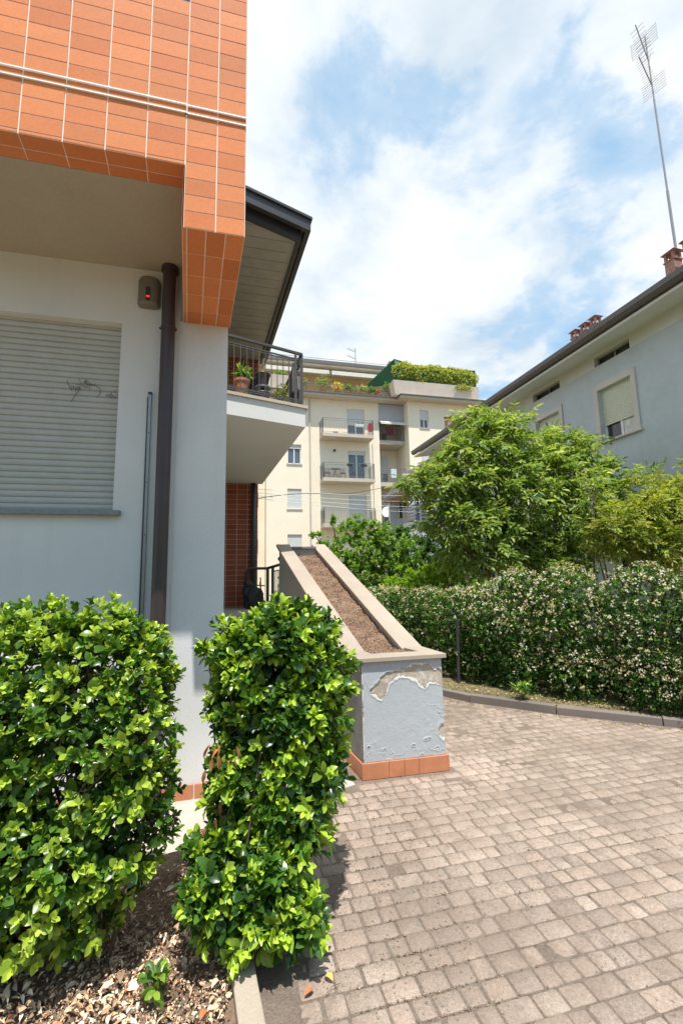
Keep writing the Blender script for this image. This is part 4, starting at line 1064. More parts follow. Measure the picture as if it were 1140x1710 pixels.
g = MB(); c_ = pt(.885); g.tube([c_+up_*.1, c_+boom*.9+up_*.8], .012, 6)
for k in range(9):
    p = c_+(boom*.9+up_*.7)*(.1+.1*k)+up_*.1; w = .30; g.tube([p-side*w*.5, p+side*w*.5], .006, 4)
for k in range(7):
    p = c_+up_*(.35+.07*k)+boom*.25; g.tube([p-side*.30, p+side*.30], .006, 4)
for sg in (-1,0,1): g.tube([c_+up_*.34+boom*.25+side*.29*sg, c_+up_*.80+boom*.25+side*.29*sg], .006, 4)
g.tube([c_, c_-boom*.35+up_*.5], .01, 5)
g.build('upper_aerial', M['graymetal'], ae)

# ------------------------------------------------------------------ apartment block
ap = empty('apartment_block', (8,32,0), 'cream five storey apartment block with balconies and a planted roof terrace', 'apartment block')
AY = 30.0; AX0, AX1 = 2.45, 12.42; AZ = 13.98; PF = 3.1
flo = [11.22-PF*k for k in range(4)]         # storey floor levels
aw = [(3.86,4.82,9.20,10.58),(3.86,4.82,6.1,7.48),(3.86,4.82,3.0,4.38),(3.86,4.82,12.3,13.6)]
ad = [(8.13,9.42,f,f+2.2) for f in flo[:3]]
lg = [(10.52,12.12,f+.12,f+2.72) for f in flo[:4]]
g = MB(); wall_holes(g, (AX0,AY,0), (1,0,0), (0,0,1), (0,-1,0), AX1-AX0, AZ, [(a-AX0,b-AX0,c,d) for a,b,c,d in aw+ad], .22)
# cut loggias separately: wall only left of loggia; loggia column built below
g = MB(); wall_holes(g, (AX0,AY,0), (1,0,0), (0,0,1), (0,-1,0), 10.5-AX0, AZ, [(a-AX0,b-AX0,c,d) for a,b,c,d in aw+ad], .22)
g.add([(10.5,AY,0),(10.5,AY+1.7,0),(10.5,AY+1.7,AZ),(10.5,AY,AZ)], [(0,1,2,3)])
g.add([(10.5,AY+1.7,0),(12.45,AY+1.7,0),(12.45,AY+1.7,AZ),(10.5,AY+1.7,AZ)], [(0,1,2,3)])
g.add([(12.45,AY+1.7,0),(12.45,AY-.8,0),(12.45,AY-.8,AZ),(12.45,AY+1.7,AZ)], [(0,1,2,3)])
RW = [(13.36,14.05,12.05,13.40),(13.36,14.05,8.95,10.3),(15.9,16.6,12.05,13.4)]
wall_holes(g, (12.45,AY-.8,0), (1,0,0), (0,0,1), (0,-1,0), 5.15, AZ, [(a-12.45,b-12.45,c,d) for a,b,c,d in RW], .22)
g.add([(AX0,AY,0),(AX0,AY+1.2,0),(AX0,AY+1.2,AZ),(AX0,AY,AZ)], [(3,2,1,0)])
g.add([(-2,AY+1.2,0),(AX0,AY+1.2,0),(AX0,AY+1.2,AZ),(-2,AY+1.2,AZ)], [(0,1,2,3)])
g.add([(17.6,AY-.8,0),(17.6,AY+10,0),(17.6,AY+10,AZ),(17.6,AY-.8,AZ)], [(0,1,2,3)])
g.build('wall', M['cream'], ap)
def awin(a, b, c, d, y, kind):
    g = MB(); g.box(a, b, y+.16, y+.17, c, d); w = g.build('window', M['glass'] if kind != 'shut' else M['shutterg'], ap)
    if kind != 'shut':
        g = MB(); n = 2
        for k in range(n+1): xx = a+(b-a-.07)*k/n; g.box(xx,xx+.07,y+.11,y+.155,c,d)
        g.box(a,b,y+.11,y+.154,d-.07,d); g.box(a,b,y+.11,y+.154,c,c+.07); g.build('frame', M['frame'], w)
    h0 = {'open':d-.28,'half':c+(d-c)*.45,'shut':c}[kind]
    g = MB(); z_ = h0
    while z_ < d-.01: g.box(a,b,y+.08,y+.10,z_,min(z_+.055,d)); z_ += .062
    g.build('shutter', M['shutterg'], w)
    if c not in flo: g = MB(); g.box(a-.06,b+.06,y-.06,y+.07,c-.06,c-.002); g.build('sill', M['cornice'], w)
    return w
for (a_,b_,c_,d_), k_ in zip(aw, ('open','shut','shut','open')): awin(a_,b_,c_,d_,AY,k_)
for (a_,b_,c_,d_), k_ in zip(ad, ('half','open','shut')): awin(a_,b_,c_,d_,AY,k_)
for (a_,b_,c_,d_), k_ in zip(RW, ('half','half','shut')): awin(a_,b_,c_,d_,AY-.8,k_)
for f in flo[:4]: awin(10.7,11.7,f+.02,f+2.2,AY+1.48,'half')
def rail(mb, pts, z0, z1, n):
    for (p, q), k in zip(zip(pts[:-1], pts[1:]), n):
        p = Vector((*p,0)); q = Vector((*q,0))
        for z in (z0+.08, z1-.13, z1): mb.bar(p+Vector((0,0,z)), q+Vector((0,0,z)), .035 if z == z1 else .022, .03 if z == z1 else .022)
        for i in range(k+1):
            c = p.lerp(q, i/k); mb.bar(c+Vector((0,0,z0+(.0 if i in (0,k) else .08))), c+Vector((0,0,z1 if i in (0,k) else z1-.13)), .035 if i in (0,k) else .014, .02 if i in (0,k) else .014)
for k_, f in enumerate(flo[:4]):
    g = MB(); g.box(6.10,9.72,AY-1.12,AY-.002,f-.26,f-.02); b_ = g.build('balcony', M['cornice'], ap)
    g = MB(); rail(g, [(6.14,AY-.02),(6.14,AY-1.08),(9.68,AY-1.08),(9.68,AY-.02)], f-.02, f+1.02, (9,32,9)); g.build('railing', M['railmetal'], b_)
    g = MB(); g.box(10.502,12.448,AY-.02,AY+1.69,f-.28,f+.0); b_ = g.build('loggia_floor', M['cornice'], ap)
    g = MB(); rail(g, [(10.52,AY+.03),(12.43,AY+.03)], f, f+1.05, (17,)); g.build('railing', M['railmetal'], b_)
g = MB(); g.box(10.505,12.445,AY-.03,AY-.005,12.72,AZ-.05); g.build('grey_screen', M['shade'], ap)
g = MB(); g.hexa([(10.5,AY-.5,12.28),(12.5,AY-.5,12.28),(12.5,AY-.03,12.62),(10.5,AY-.03,12.62)], [(10.5,AY-.5,12.42),(12.5,AY-.5,12.42),(12.5,AY-.03,12.70),(10.5,AY-.03,12.70)]); g.build('awning', M['awning'], ap)
g = MB(); g.tube([(5.42,AY-.06,13.9),(5.42,AY-.06,.2)], .05, 8); g.tube([(9.95,AY-.04,10.9),(9.95,AY-.04,.2)], .03, 6); g.build('downpipe', M['cornice'], ap)
# cornice slab following the jog, gutter line, parapets
g = MB(); g.prism([(1.5,AY-.75),(11.7,AY-.75),(11.7,AY-1.5),(18.3,AY-1.5),(18.3,AY+12),(1.5,AY+12)], AZ, AZ+.22)
co_ = g.build('cornice', M['cornice'], ap)
g = MB(); g.bar((1.5,AY-.78,AZ+.2),(11.68,AY-.78,AZ+.2),.08,.08); g.bar((11.68,AY-1.54,AZ+.2),(18.3,AY-1.54,AZ+.2),.08,.08); g.bar((11.66,AY-.78,AZ+.2),(11.66,AY-1.54,AZ+.2),.08,.08); g.build('gutter', M['gutter'], co_)
g = MB(); g.hexa([(1.7,AY-.55,AZ+.225),(4.75,AY-.55,AZ+.225),(4.75,AY-.3,AZ+.225),(1.7,AY-.3,AZ+.225)], [(1.7,AY-.72,15.2),(4.75,AY-.72,15.2),(4.75,AY-.3,15.2),(1.7,AY-.3,15.2)])
g.build('parapet', M['pinkconc'], ap); g = MB()
g.hexa([(11.35,AY-1.3,AZ+.225),(17.9,AY-1.3,AZ+.225),(17.9,AY-.9,AZ+.225),(11.35,AY-.9,AZ+.225)], [(11.15,AY-1.48,15.22),(17.9,AY-1.48,15.22),(17.9,AY-.9,15.22),(11.15,AY-.9,15.22)])
g.hexa([(11.35,AY-.89,AZ+.225),(11.6,AY-.89,AZ+.225),(11.6,AY+3,AZ+.225),(11.35,AY+3,AZ+.225)], [(11.15,AY-.89,15.22),(11.6,AY-.89,15.22),(11.6,AY+3,15.22),(11.15,AY+3,15.22)])
g.build('parapet', M['pinkconc'], ap)
g = MB(); rail(g, [(4.8,AY-.5),(11.1,AY-.5)], AZ+.22, AZ+.95, (52,)); g.build('terrace_railing', M['railmetal'], ap)
# penthouse
PY = 33.0
g = MB(); pw = [(7.6,8.9,AZ+.25,16.3),(10.3,11.5,AZ+.25,16.3),(4.2,5.4,AZ+.25,16.3)]
wall_holes(g, (1.5,PY,AZ+.2), (1,0,0), (0,0,1), (0,-1,0), 11.5, 3.4, [(a-1.5,b-1.5,c-AZ-.2,d-AZ-.2) for a,b,c,d in pw], .2)
g.add([(13,PY,AZ+.2),(13,PY+8,AZ+.2),(13,PY+8,17.5),(13,PY,17.5)], [(0,1,2,3)])
g.build('penthouse_wall', plaster('ochre_plaster', (.74,.55,.33), .05, 14, bs=.1), ap)
for a_,b_,c_,d_ in pw: awin(a_,b_,c_,d_,PY,'half')
g = MB(); g.hexa([(1.2,PY-1.5,17.30),(13.6,PY-1.5,17.30),(13.6,PY+8,17.6),(1.2,PY+8,17.6)], [(1.2,PY-1.5,17.52),(13.6,PY-1.5,17.52),(13.6,PY+8,18.3),(1.2,PY+8,18.3)]); prf = g.build('penthouse_roof', M['cornice'], ap)
g = MB(); g.box(1.2,13.6,PY-1.62,PY-1.51,17.36,17.60); g.build('gutter', M['gutter'], prf)
g = MB(); rail(g, [(1.5,PY-1.2),(13.4,PY-1.2)], 17.6, 17.95, (10,)); g.build('roof_rail', M['graymetal'], prf)
g = MB(); g.box(12.35,12.75,PY-.9,PY-.5,17.5,18.35); g.box(12.25,12.85,PY-1,PY-.4,18.38,18.45); g.box(12.4,12.7,PY-.85,PY-.55,18.34,18.38); g.build('chimney', M['cornice'], prf)
for x0_, x1_ in ((2.4,7.0),(7.2,12.3)):
    g = MB(); g.hexa([(x0_,PY-2.5,16.35),(x1_,PY-2.5,16.35),(x1_,PY-.05,17.1),(x0_,PY-.05,17.1)], [(x0_,PY-2.5,16.43),(x1_,PY-2.5,16.43),(x1_,PY-.05,17.18),(x0_,PY-.05,17.18)])
    g.box(x0_,x1_,PY-2.53,PY-2.505,16.12,16.40)
    g.build('awning', M['awning'], ap)
g = MB(); g.bar((12.0,AY-.9,16.4),(12.0,AY-.9,15.2),.05,.05)
for x_ in (11.4,12.0,14,16,17.8): g.bar((x_,AY-1.2,15.22),(x_,AY-1.2,16.65),.05,.05)
g.bar((11.4,AY-1.2,16.6),(17.8,AY-1.2,16.6),.04,.04)
scr = empty('green_net_screen', (11.4,AY-1.2,15.22), 'dark green shade net stretched over the corner of the roof terrace', 'net screen')
g.build('frame', M['darkmetal'], scr)
g = MB(); g.add([(11.42,AY-1.17,15.3),(17.8,AY-1.17,15.3),(17.8,AY-1.17,16.65),(12.2,AY-1.17,16.65),(11.42,AY-1.17,16.9)], [(0,1,2,3,4)])
g.add([(11.4,AY-1.17,16.95),(12.7,AY-1.17,16.7),(12.7,AY+1.0,16.1),(9.6,AY+.6,15.35)], [(0,1,2,3)])
o = g.build('net', M['net'], scr); o.modifiers.new('s','SOLIDIFY').thickness = .01
# ivy on the net
iv = empty('ivy_hedge', (16,AY-1.4,15.2), 'long yellow green ivy hedge growing on the roof terrace parapet of the apartment block', 'ivy')
blobs = [((11.8+.40*k, AY-1.3, 16.0+.10*math.sin(k*1.3)), (.62, .28, .55+.1*math.sin(k*2.1))) for k in range(15)]
P, Nn = ellip_pts(2300, blobs, .75, 1.1)
ivc = shrub_cols((.16,.24,.04), (.38,.42,.08), (.72,.68,.24), .5)
rosettes('foliage', P, Nn, 4, .13, .6, ivc, M['leaf2'], iv, tmpl=LEAF6, smooth=False)
P, Nn = ellip_pts(150, [((16.6,AY-1.55,15.05),(.8,.1,.3))], .3, 1.1)
rosettes('trailing_shoots', P, Nn, 4, .10, .5, ivc, M['leaf2'], iv, tmpl=LEAF6, smooth=False)
# roof aerial
ra = empty('roof_aerial', (9.6,33,17.9), 'small television aerial on the apartment block roof', 'aerial')
g = MB(); g.tube([(9.75,33,17.9),(9.75,33,19.7)], .03, 6); g.build('mast', M['graymetal'], ra)
g = MB()
for z_ in (19.4, 18.8):
    g.tube([(9.75,33,z_),(9.0,32.8,z_+.15)], .02, 5)
    for k in range(5): g.tube([(9.1+.15*k,32.6,z_+.13-.02*k),(9.1+.15*k,33.1,z_+.13-.02*k)], .012, 4)
g.build('elements', M['graymetal'], ra)
# terrace plants
def tplant(x, fr, fh, cols, label, n=90, ln=.13, z=AZ+.24, y=AY-.25):
    return potted('terrace_plant', (x, y, z), .22, .32, 'terracotta', n, ln, fr, fh, cols, label, 'potted plant', group='potted plants on the roof terrace', mat='leaf2')
yel = shrub_cols((.45,.35,.03), (.70,.52,.03), (.85,.68,.05), .5); red = shrub_cols((.10,.2,.04), (.5,.04,.04), (.6,.05,.05), .5)
pale = shrub_cols((.14,.20,.08), (.28,.34,.14), (.40,.45,.2), .3)
tplant(3.4,.45,.30,gcol,'green plant behind the left parapet of the roof terrace', z=AZ+.9)
tplant(4.9,.40,.50,pale,'airy pale green plant at the left parapet end on the roof terrace', 60)
tplant(6.35,.62,.70,pale,'tall airy grey green shrub left of the yellow one on the roof terrace', 120)
tplant(7.40,.42,.38,yel,'bright yellow flowering shrub on the roof terrace', 120)
tplant(8.20,.40,.38,gcol,'round green plant just right of the yellow shrub on the roof terrace')
tplant(9.20,.50,.36,ivc,'broad yellow green bush in the middle of the roof terrace rail', 110)
tplant(9.95,.38,.30,gcol,'small green bush between the broad bush and the red flowers on the roof terrace')
tplant(10.45,.25,.22,red,'red flowering plant on the roof terrace', 40, .1)
tplant(11.15,.48,.55,gcol,'green plant beside the green net on the roof terrace')
# balcony things
def table(x, y, z, label):
    o = empty('balcony_table', (x,y,z), label, 'table'); g = MB(); g.box(x-.3,x+.3,y-.22,y+.22,z+.70,z+.73); g.build('tabletop', M['chairs'], o)
    for i, j in itertools.product((-1,1),(-1,1)): g = MB(); g.bar((x+i*.26,y+j*.18,z),(x-i*.1,y+j*.18,z+.70),.03,.03); g.build('leg', M['chairs'], o)
def chair(x, y, z, label):
    o = empty('balcony_chair', (x,y,z), label, 'chair', 'chairs on the middle balcony'); g = MB(); g.box(x-.2,x+.2,y-.2,y+.2,z+.42,z+.45); g.build('seat', M['chairs'], o)
    g = MB(); 
    for k in range(3): g.box(x-.2,x+.2,y+.18,y+.2,z+.55+k*.1,z+.61+k*.1)
    g.build('backrest', M['chairs'], o)
    for i, j in itertools.product((-1,1),(-1,1)): g = MB(); g.bar((x+i*.18,y+j*.18,z),(x+i*.18,y+j*.18,z+(.42 if j < 0 else .85)),.03,.03); g.build('leg', M['chairs'], o)
zf = flo[1]-.019
table(7.05,AY-.6,zf,'folding table on the middle balcony between two chairs'); chair(6.5,AY-.55,zf,'balcony chair left of the folding table'); chair(7.6,AY-.55,zf,'balcony chair right of the folding table')
def wbox(name, x0,x1,z0,z1,mat,label,cat,y=AY-1.14,flw=True):
    o = empty(name, ((x0+x1)/2,y,z0), label, cat)
    g = MB(); g.hexa([(x0+.03,y-.07,z0),(x1-.03,y-.07,z0),(x1-.03,y+.07,z0),(x0+.03,y+.07,z0)],[(x0,y-.09,z1),(x1,y-.09,z1),(x1,y+.09,z1),(x0,y+.09,z1)]); g.build('box', M[mat], o)
    if flw:
        P, Nn = ellip_pts(14, [(((x0+x1)/2,y,z1+.05),((x1-x0)/2,.1,.06))], .5, 1, 1); rosettes('foliage', P, Nn, 4, .07, .5, gcol, M['leaf2'], o, tmpl=LEAF6)
wbox('flower_box', 7.75,8.15,zf+.82,zf+.95,'darkmetal','dark flower box on the left of the middle balcony rail','flower box')
wbox('flower_box', 8.75,9.15,zf+.82,zf+.95,'darkmetal','dark flower box on the right of the middle balcony rail','flower box')
wbox('flower_box', 8.40,9.05,flo[0]+.55,flo[0]+.72,'frame','white flower box with dark plants on the top balcony rail','flower box',AY-1.0)
wbox('storage_tub', 6.9,7.25,flo[0]-.018,flo[0]+.16,'graymetal','grey tub on the floor of the top balcony','tub',AY-.8,False)
g = MB()
for k in range(8): g.box(9.35+.036*k,9.35+.036*k+.034,AY-1.13+.012*(k%2),AY-1.115+.012*(k%2),flo[0]+.18,flo[0]+.80)
tag(g.build('hanging_towel', M['redcloth']), 'dark red towel hanging over the right end of the top balcony rail', 'towel')
g = MB()
for k in range(7): g.box(11.3+.06*k,11.3+.06*k+.058,AY-.03+.015*(k%2),AY-.01+.015*(k%2),flo[1]+.35,flo[1]+1.0)
tag(g.build('hanging_laundry', M['blueclothes']), 'pale blue laundry hanging in the middle loggia', 'laundry')
g = MB()
for k in range(9): g.box(11.1+.07*k,11.1+.07*k+.05,AY+.25,AY+.30,flo[0]+.5,flo[0]+1.1+.1*math.sin(k*2))
tag(g.build('drying_clothes', M['redcloth']), 'reddish clothes on a drying rack in the top loggia', 'laundry')
g = MB(); g.lathe([(.02,0),(.09,.03),(.10,.10),(.06,.16)], (7.15,AY-.12,flo[1]+2.05), 10)
tag(g.build('wall_lamp', M['darkmetal']), 'small round wall lamp between the top and middle balconies', 'lamp')
# satellite dish
sd_ = empty('satellite_dish', (10.9,AY-.45,flo[2]+.0), 'white satellite dish on the lowest visible loggia of the apartment block', 'satellite dish')
g = MB(); vs = []; n = 20
for i in range(6):
    r_ = .42*i/5
    for j in range(n):
        t = 2*math.pi*j/n; v = Vector((r_*math.cos(t)*.8, .18*(r_/.42)**2*-1, r_*math.sin(t))); v.rotate(Matrix.Rotation(R(-25),3,'X')); v.rotate(Matrix.Rotation(R(-25),3,'Z')); vs.append(v+Vector((10.75,AY-.4,flo[2]+.82)))
g.add(vs, [(i*n+j, i*n+(j+1)%n, (i+1)*n+(j+1)%n, (i+1)*n+j) for i in range(5) for j in range(n)]); o = g.build('dish', M['frame'], sd_, smooth=True); o.modifiers.new('s','SOLIDIFY').thickness = .02
g = MB(); g.tube([(10.75,AY-.4,flo[2]+.82),(10.75,AY-.03,flo[2]+.6)], .025, 6); g.tube([(10.75,AY-.5,flo[2]+.5),(10.7,AY-.85,flo[2]+.75)], .015, 5); g.build('arm', M['graymetal'], sd_)
# far left balconies of the receding part
for z_ in (2.9, 6.0, 9.1):
    g = MB(); g.box(.6,1.95,AY+.3,AY+1.19,z_,z_+.2); b_ = g.build('side_balcony', M['cornice'], ap)
    g = MB(); rail(g, [(.62,AY+.35),(1.93,AY+.35),(1.93,AY+1.15)], z_+.2, z_+1.2, (11,7)); g.build('railing', M['railmetal'], b_)

# ------------------------------------------------------------------ washing lines and cable
for k_, (za, zb_, lab) in enumerate(((3.62,4.60,'topmost of the four white washing lines'),(3.53,4.37,'second white washing line from the top'),(3.46,4.16,'third white washing line from the top'),(3.40,3.95,'lowest of the four white washing lines'))):
    a_ = Vector((.66,10.45,za)); b2 = Vector((7.15+.02*k_,16,zb_)); g = MB()
    pts = [a_.lerp(b2, t)-Vector((0,0,.10*4*t*(1-t)*.6)) for t in np.linspace(0,1,14)]
    g.tube(pts, .0055, 5); tag(g.build('washing_line', M['whiteline']), lab+' tied to the red wall', 'washing line', 'washing lines between the two houses')
g = MB(); g.tube([(7.17,16,2.5),(7.17,16,4.65)], .03, 8)
tag(g.build('line_pole', M['graymetal']), 'grey pole in the trees holding the far ends of the washing lines', 'pole')
g = MB(); a_ = Vector((.66,10.45,3.40)); b2 = Vector((8.35,18.98,5.9))
pts = []
for t in np.linspace(0,1,30):
    p = a_.lerp(b2,t); p.z += .10*math.sin(t*9)*max(0,1-t*1.6)+.30*math.sin(math.pi*t)*(-1 if t > .3 else -1)*.6; pts.append(p)
g.tube(pts, .009, 5); tag(g.build('overhead_cable', M['cable']), 'black sagging cable running from the red tiled wall to the porch roof', 'cable')

# ------------------------------------------------------------------ post
g = MB(); g.tube([(3.11,5.93,.05),(3.14,5.93,.95)], .022, 12)
po_ = g.build('post', M['darkmetal']); tag(po_, 'thin metal post coloured dark for its shade, standing at the foot of the jasmine hedge', 'post')  # dark metal carries the shade the post stands in

# ------------------------------------------------------------------ jasmine hedge
jh = empty('jasmine_hedge', (4.6,5.2,0), 'tall dark green jasmine hedge covered in small cream flowers behind the kerb', 'hedge')
line = [(6.6,3.0,1.66),(5.9,3.55,1.66),(5.35,4.15,1.66),(4.95,4.75,1.66),(4.55,5.35,1.66),(4.2,5.9,1.62),(3.95,6.3,1.42),(3.75,6.8,1.36),(3.55,7.4,1.36),(3.35,8.1,1.36),(3.2,8.9,1.36),(3.1,9.8,1.36)]
blobs = []
for (x, y, h) in line:
    x -= .30; y -= .38
    for z_, r_ in ((.26,.42),(.46,.48),(.90,.48),(h-.46,.44)):
        blobs.append(((x+rng.normal()*.04, y+rng.normal()*.04, z_), (r_*rng.uniform(.95,1.08), r_*rng.uniform(.95,1.08), .46)))
P, Nn = ellip_pts(24000, blobs, .84, 1.08, 0, .05)
jc = shrub_cols((.014,.045,.010), (.045,.13,.02), (.22,.38,.05), .34)
rosettes('foliage', P, Nn, 4, .045, .5, jc, M['leaf2'], jh, tmpl=LEAF6, smooth=False)
P, Nn = ellip_pts(6500, blobs, .3, .84)
rosettes('inner_foliage', P, Nn, 3, .06, .6, jc, M['leaf2'], jh, tmpl=LEAF6, smooth=False)
# flower clusters: little pinwheels
N = 5600; P, Nn = ellip_pts(N*2, blobs, .97, 1.10, .45)
den = (np.sin(P[:,0]*3.1+P[:,2]*2)+np.sin(P[:,1]*2.3-P[:,2]*3.7)+2.2)/4.2*.7 + .55*np.clip((P[:,2]-1.0)*1.6,0,1)
kp = rng.random(len(P)) < den; P, Nn = P[kp], Nn[kp]; N = len(P)
k = 5; PP = np.repeat(P, k, 0)+rng.normal(size=(N*k,3))*.013; ax = norm(np.repeat(Nn,k,0)+np.array([0,0,.3])+rng.normal(size=(N*k,3))*.5)
st = [(0,0,.1)]+[(math.cos(t)*r_, math.sin(t)*r_, 0 if r_ > .5 else .05) for i in range(5) for t, r_ in ((i*1.2566,.28),(i*1.2566+.5,1.0))]
fc = [(0, 1+2*i, 2+2*i, 1+(2*i+2)%10) for i in range(5)]
X, Y, Z = frames(norm(np.cross(ax, rng.normal(size=ax.shape))), ax, .1)
fcz = np.array([(.78,.70,.48),(.84,.80,.64),(.70,.56,.32),(.62,.46,.26)])
cl = fcz[rng.choice(4, N, p=[.4,.25,.2,.15])]; inst('flowers', st, fc, PP, X, Y, Z, np.repeat(rng.uniform(.010,.017,(N*k,1)),3,1), np.repeat(cl,k,0)*rng.uniform(.85,1.08,(N*k,1)), M['petal'], jh)
twigs('stems', [(x+rng.normal()*.1, y+rng.normal()*.1, .12) for x,y,h in line], P[rng.choice(len(P), 120)]*1.0+np.array([.08,.08,0]), M['twig'], jh, .012)

# ------------------------------------------------------------------ trees
def tree(name, base, stems, crown, Nl, ln, cols, label, cat='tree', droop=.3, leaflets=7, r0=.05, compound=True, twig_n=160, mat='leaf2', wd=.36, tipf=None):
    o = empty(name, base, label, cat)
    g = MB(); ends = []
    for i in range(stems):
        c, r_ = crown[rng.integers(len(crown))] if i >= len(crown) else crown[i]
        p0 = Vector((base[0]+rng.normal()*.10, base[1]+rng.normal()*.10, base[2])); p3 = Vector(c)
        m1 = p0.lerp(p3,.35)+Vector(rng.normal(size=3)*.08); m1.z += .15; m2 = p0.lerp(p3,.7)+Vector(rng.normal(size=3)*.10); m2.z += .1
        g.tube([p0,m1,m2,p3], [r0, r0*.75, r0*.5, r0*.25], 8, False); ends += [(m1,.6),(m2,.45),(p3,.28),(p0.lerp(m1,.6),.7)]
    g.build('trunk', M['bark'], o, smooth=True)
    per = leaflets
    P, Nn = ellip_pts(Nl, crown, .30, 1.06)
    if True:   # clumps: pull leaf places towards random clump centres so that gaps open
        nc = max(30, Nl//20); cc_ = P[rng.choice(len(P), nc)]
        d2 = ((P[:,None,:]-cc_[None])**2).sum(-1); j = d2.argmin(1); P = P + (cc_[j]-P)*rng.uniform(.30,.72,(len(P),1))
    g = MB(); E_ = [e for e in ends]
    for c in cc_[rng.choice(nc, min(nc, twig_n), replace=False)]:
        c = Vector(c); e, s_ = min(E_, key=lambda q: (q[0]-c).length + (0 if q[0].z < c.z+.1 else .6)); m = e.lerp(c,.5)+Vector(rng.normal(size=3)*.05); m.z -= .03
        g.tube([e, m, c], [r0*.28, r0*.16, r0*.07], 5, False)
    g.build('branches', M['bark'], o, smooth=True)
    if compound:
        ax = norm(Nn*np.array([1,1,.5])+rng.normal(size=Nn.shape)*.5+np.array([0,0,.15-droop])); N = len(P)
        side = norm(np.cross(ax, np.array([0,0,1.])+rng.normal(size=ax.shape)*.3)); npair = per//2
        Pl, Dl, Ll, Cl = [], [], [], []
        L0 = ln*rng.uniform(.7,1.25,N)
        C0 = cols(N, 2)[:,0,:]; yng = cols(N,2)[:,1,:]
        for q in range(npair):
            t = (q+.6)/(npair+.3)
            for sg in (-1,1):
                Pl.append(P+ax*(L0*2.1*t)[:,None]-np.array([0,0,.25])*(L0*t*t)[:,None]); Dl.append(ax*.7+side*sg-np.array([0,0,droop])); Ll.append(L0*(1-.1*abs(q-1)))
        Pl.append(P+ax*(L0*2.1)[:,None]-np.array([0,0,.25])*L0[:,None]); Dl.append(ax-np.array([0,0,droop])); Ll.append(L0*1.1)
        m_ = len(Pl); Pl = np.concatenate(Pl); Dl = np.concatenate(Dl)+rng.normal(size=(N*m_,3))*.15; Ll = np.concatenate(Ll)*rng.uniform(.8,1.2,N*m_)
        Cl = np.tile(C0,(m_,1))*.6+np.tile(yng,(m_,1))*.4; Cl = Cl*rng.uniform(.85,1.15,(len(Cl),1))
        X, Y, Z = frames(Dl, None, .4)
        inst('crown', *LEAF6, Pl, X, Y, Z, np.stack([Ll*wd,Ll,Ll*1.2],1), Cl, M[mat], o)
    else:
        rosettes('crown', P, Nn, per, ln, wd*1.3, cols, M[mat], o, tmpl=LEAF6, smooth=False, upb=.2, droop=droop)
    return o
ec = shrub_cols((.09,.18,.05), (.25,.37,.10), (.55,.60,.22), .45)
crown = [((3.9,7.9,3.40),(.55,.35,.28)),((3.35,7.9,3.25),(.40,.3,.16)),((4.55,8.0,3.85),(.60,.5,.5)),((5.1,8.2,4.70),(.55,.5,.40)),((5.9,8.2,4.65),(.65,.5,.42)),((4.9,7.9,1.9),(.85,.5,.5)),((6.3,7.9,1.75),(1.1,.5,.4)),((7.3,8.0,2.0),(.7,.5,.45)),((7.6,8.2,4.15),(.55,.5,.45)),((7.95,8.1,3.4),(.5,.5,.6)),((8.1,8.2,4.5),(.2,.2,.3)),((6.05,8.1,3.05),(1.45,1.0,1.1)),((4.4,7.9,2.5),(.75,.7,.7)),((4.1,7.9,3.0),(.6,.5,.5)),((7.5,8.2,3.2),(.9,.7,.9)),((4.9,8.1,4.1),(.7,.6,.6)),((7.0,8.4,4.3),(.6,.6,.5)),((5.3,8.2,3.5),(1.15,.9,.95)),((6.35,8.4,4.0),(1.0,.9,.75)),((5.35,8.3,4.35),(.75,.7,.60)),((4.55,8.2,3.3),(.75,.7,.80)),
         ((7.15,8.4,3.6),(.95,.8,.95)),((4.9,8.2,2.5),(.8,.7,.6)),((6.9,8.4,2.6),(.9,.8,.7)),((5.8,8.3,2.2),(1.2,.8,.5)),((7.3,8.5,4.35),(.55,.5,.35)),((4.05,8.0,3.75),(.42,.3,.22)),((3.75,8.0,3.45),(.35,.25,.16)),((5.55,8.4,5.0),(.16,.16,.28))]
tree('elder_tree', (5.95,8.3,.1), 22, crown, 5400, .115, ec, 'large bushy elder tree with drooping leaves rising above the jasmine hedge', twig_n=420, r0=.045, wd=.42)
# second tree to the right
yc = shrub_cols((.15,.22,.04), (.32,.40,.08), (.60,.56,.18), .38)
crown = [((6.9,6.3,2.45),(.85,.7,.62)),((7.6,6.3,2.75),(.8,.7,.6)),((6.35,6.3,2.15),(.5,.5,.42)),((7.2,6.0,2.0),(.9,.6,.5)),((8.2,6.2,2.9),(.6,.6,.6))]
tree('yellowish_shrub_tree', (7.1,6.4,.1), 8, crown, 3600, .070, yc, 'yellow green feathery shrub above the jasmine hedge at the right edge', 'shrub', leaflets=9, twig_n=120, r0=.03, wd=.36)
crown = [((6.15,6.6,3.35),(.18,.15,.12)),((6.3,6.6,3.1),(.22,.2,.18)),((6.25,6.55,2.8),(.2,.2,.2)),((7.5,6.6,3.35),(.3,.2,.1))]
tree('elder_sapling', (6.4,6.7,.1), 5, crown, 90, .095, ec, 'slender elder shoot standing alone against the blue wall right of the big tree', 'sapling', r0=.018, twig_n=26)
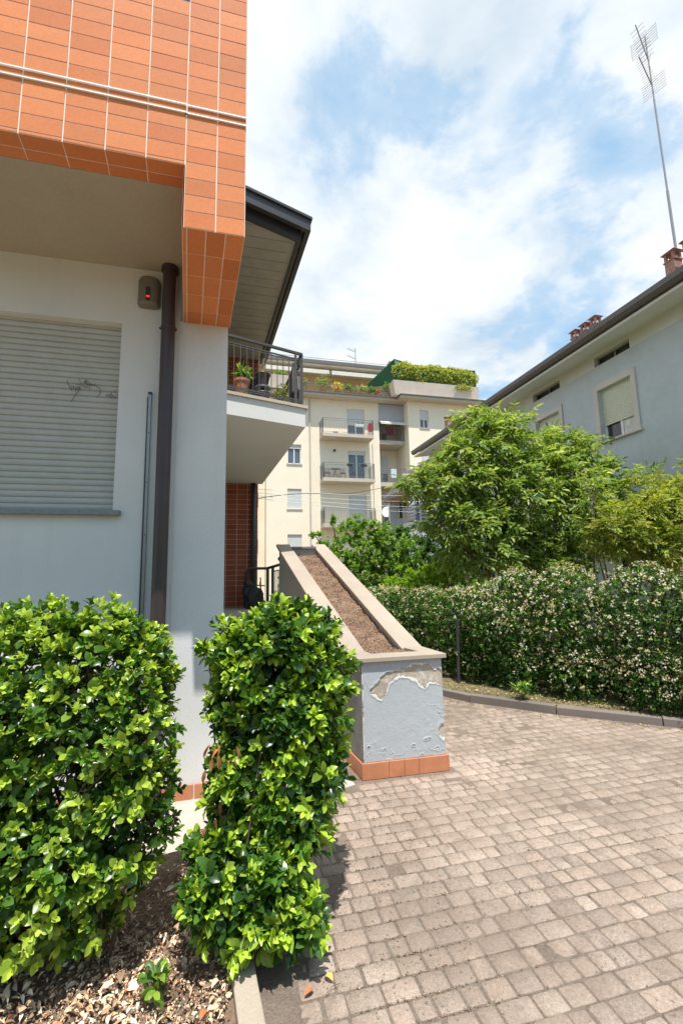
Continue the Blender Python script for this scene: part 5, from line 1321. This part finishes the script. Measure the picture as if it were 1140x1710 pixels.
# left garden trees behind the planter
gc2 = shrub_cols((.09,.20,.03), (.20,.38,.06), (.40,.55,.10), .35)
crown = [((3.6,12.6,2.4),(1.1,.9,.85)),((4.6,12.6,2.1),(1.0,.8,.85)),((3.1,12.6,1.9),(.8,.8,.8)),((4.2,12.4,1.4),(1.6,.8,.8)),((3.55,12.7,3.05),(.5,.4,.35)),((4.5,12.7,2.85),(.35,.3,.35)),((2.4,12.6,2.75),(.25,.2,.12)),((2.9,12.6,3.2),(.14,.14,.25)),((2.55,12.6,2.45),(.3,.25,.2))]
crown += [((3.4,12.2,1.7),(1.1,.7,.8)),((4.4,12.2,2.4),(.8,.6,.6)),((2.6,12.4,1.6),(.6,.6,.7)),((3.9,12.3,2.9),(.6,.4,.4))]
tree('plum_tree', (3.8,12.7,.0), 12, crown, 8000, .070, gc2, 'loose green tree in front of the cream apartment block just beyond the planter', compound=False, leaflets=6, droop=.15, r0=.05, twig_n=160, wd=.42)
crown = [((5.6,13.4,2.1),(1.0,.9,1.0)),((6.4,13.4,2.5),(.9,.8,.9)),((5.9,13.3,1.4),(1.3,.8,.8)),((6.9,13.4,1.9),(.9,.8,1.0)),((5.3,13.3,2.9),(.4,.3,.3))]
tree('garden_tree', (6.0,13.5,.0), 9, crown, 5600, .080, shrub_cols((.05,.13,.03),(.10,.22,.05),(.2,.32,.08),.2), 'darker green tree between the loose tree and the big elder', compound=False, leaflets=6, droop=.2, r0=.05, twig_n=120, wd=.42)
crown = [((4.0,9.4,1.45),(.7,.5,.38)),((4.65,9.4,1.6),(.6,.5,.34)),((3.4,9.3,1.25),(.4,.4,.3)),((5.0,9.3,1.85),(.35,.3,.2)),((4.4,9.2,1.1),(1.0,.5,.4))]
tree('bright_shrub', (4.2,9.5,.0), 8, crown, 3000, .050, shrub_cols((.14,.28,.02),(.26,.44,.03),(.45,.60,.06),.45), 'bright lime green shrub behind the far end of the jasmine hedge', 'shrub', compound=False, leaflets=6, droop=.1, r0=.02, twig_n=60, wd=.42)
# low bushes hiding the foot of the houses, further back
crown = [((9.6+.0*k,0,0),(.1,.1,.1)) for k in range(0)]
for i, (x, y, h, lab) in enumerate(((7.9,10.5,2.0,'dense dark shrub against the blue house wall behind the elder'),(8.1,14.5,2.2,'dense dark shrub at the far half of the blue house wall'),(2.4,16.5,2.0,'dense shrub at the foot of the apartment block behind the planter'))):
    crown = [((x,y,h*.5),(.9,.9,h*.5)),((x+.2,y+1.2,h*.45),(.8,.9,h*.45)),((x-.2,y-1.1,h*.42),(.7,.8,h*.42))]
    tree('background_shrub', (x,y,0), 5, crown, 1100, .09, gc2, lab, 'shrub', compound=False, leaflets=5, droop=.15, r0=.04, twig_n=30, wd=.5)
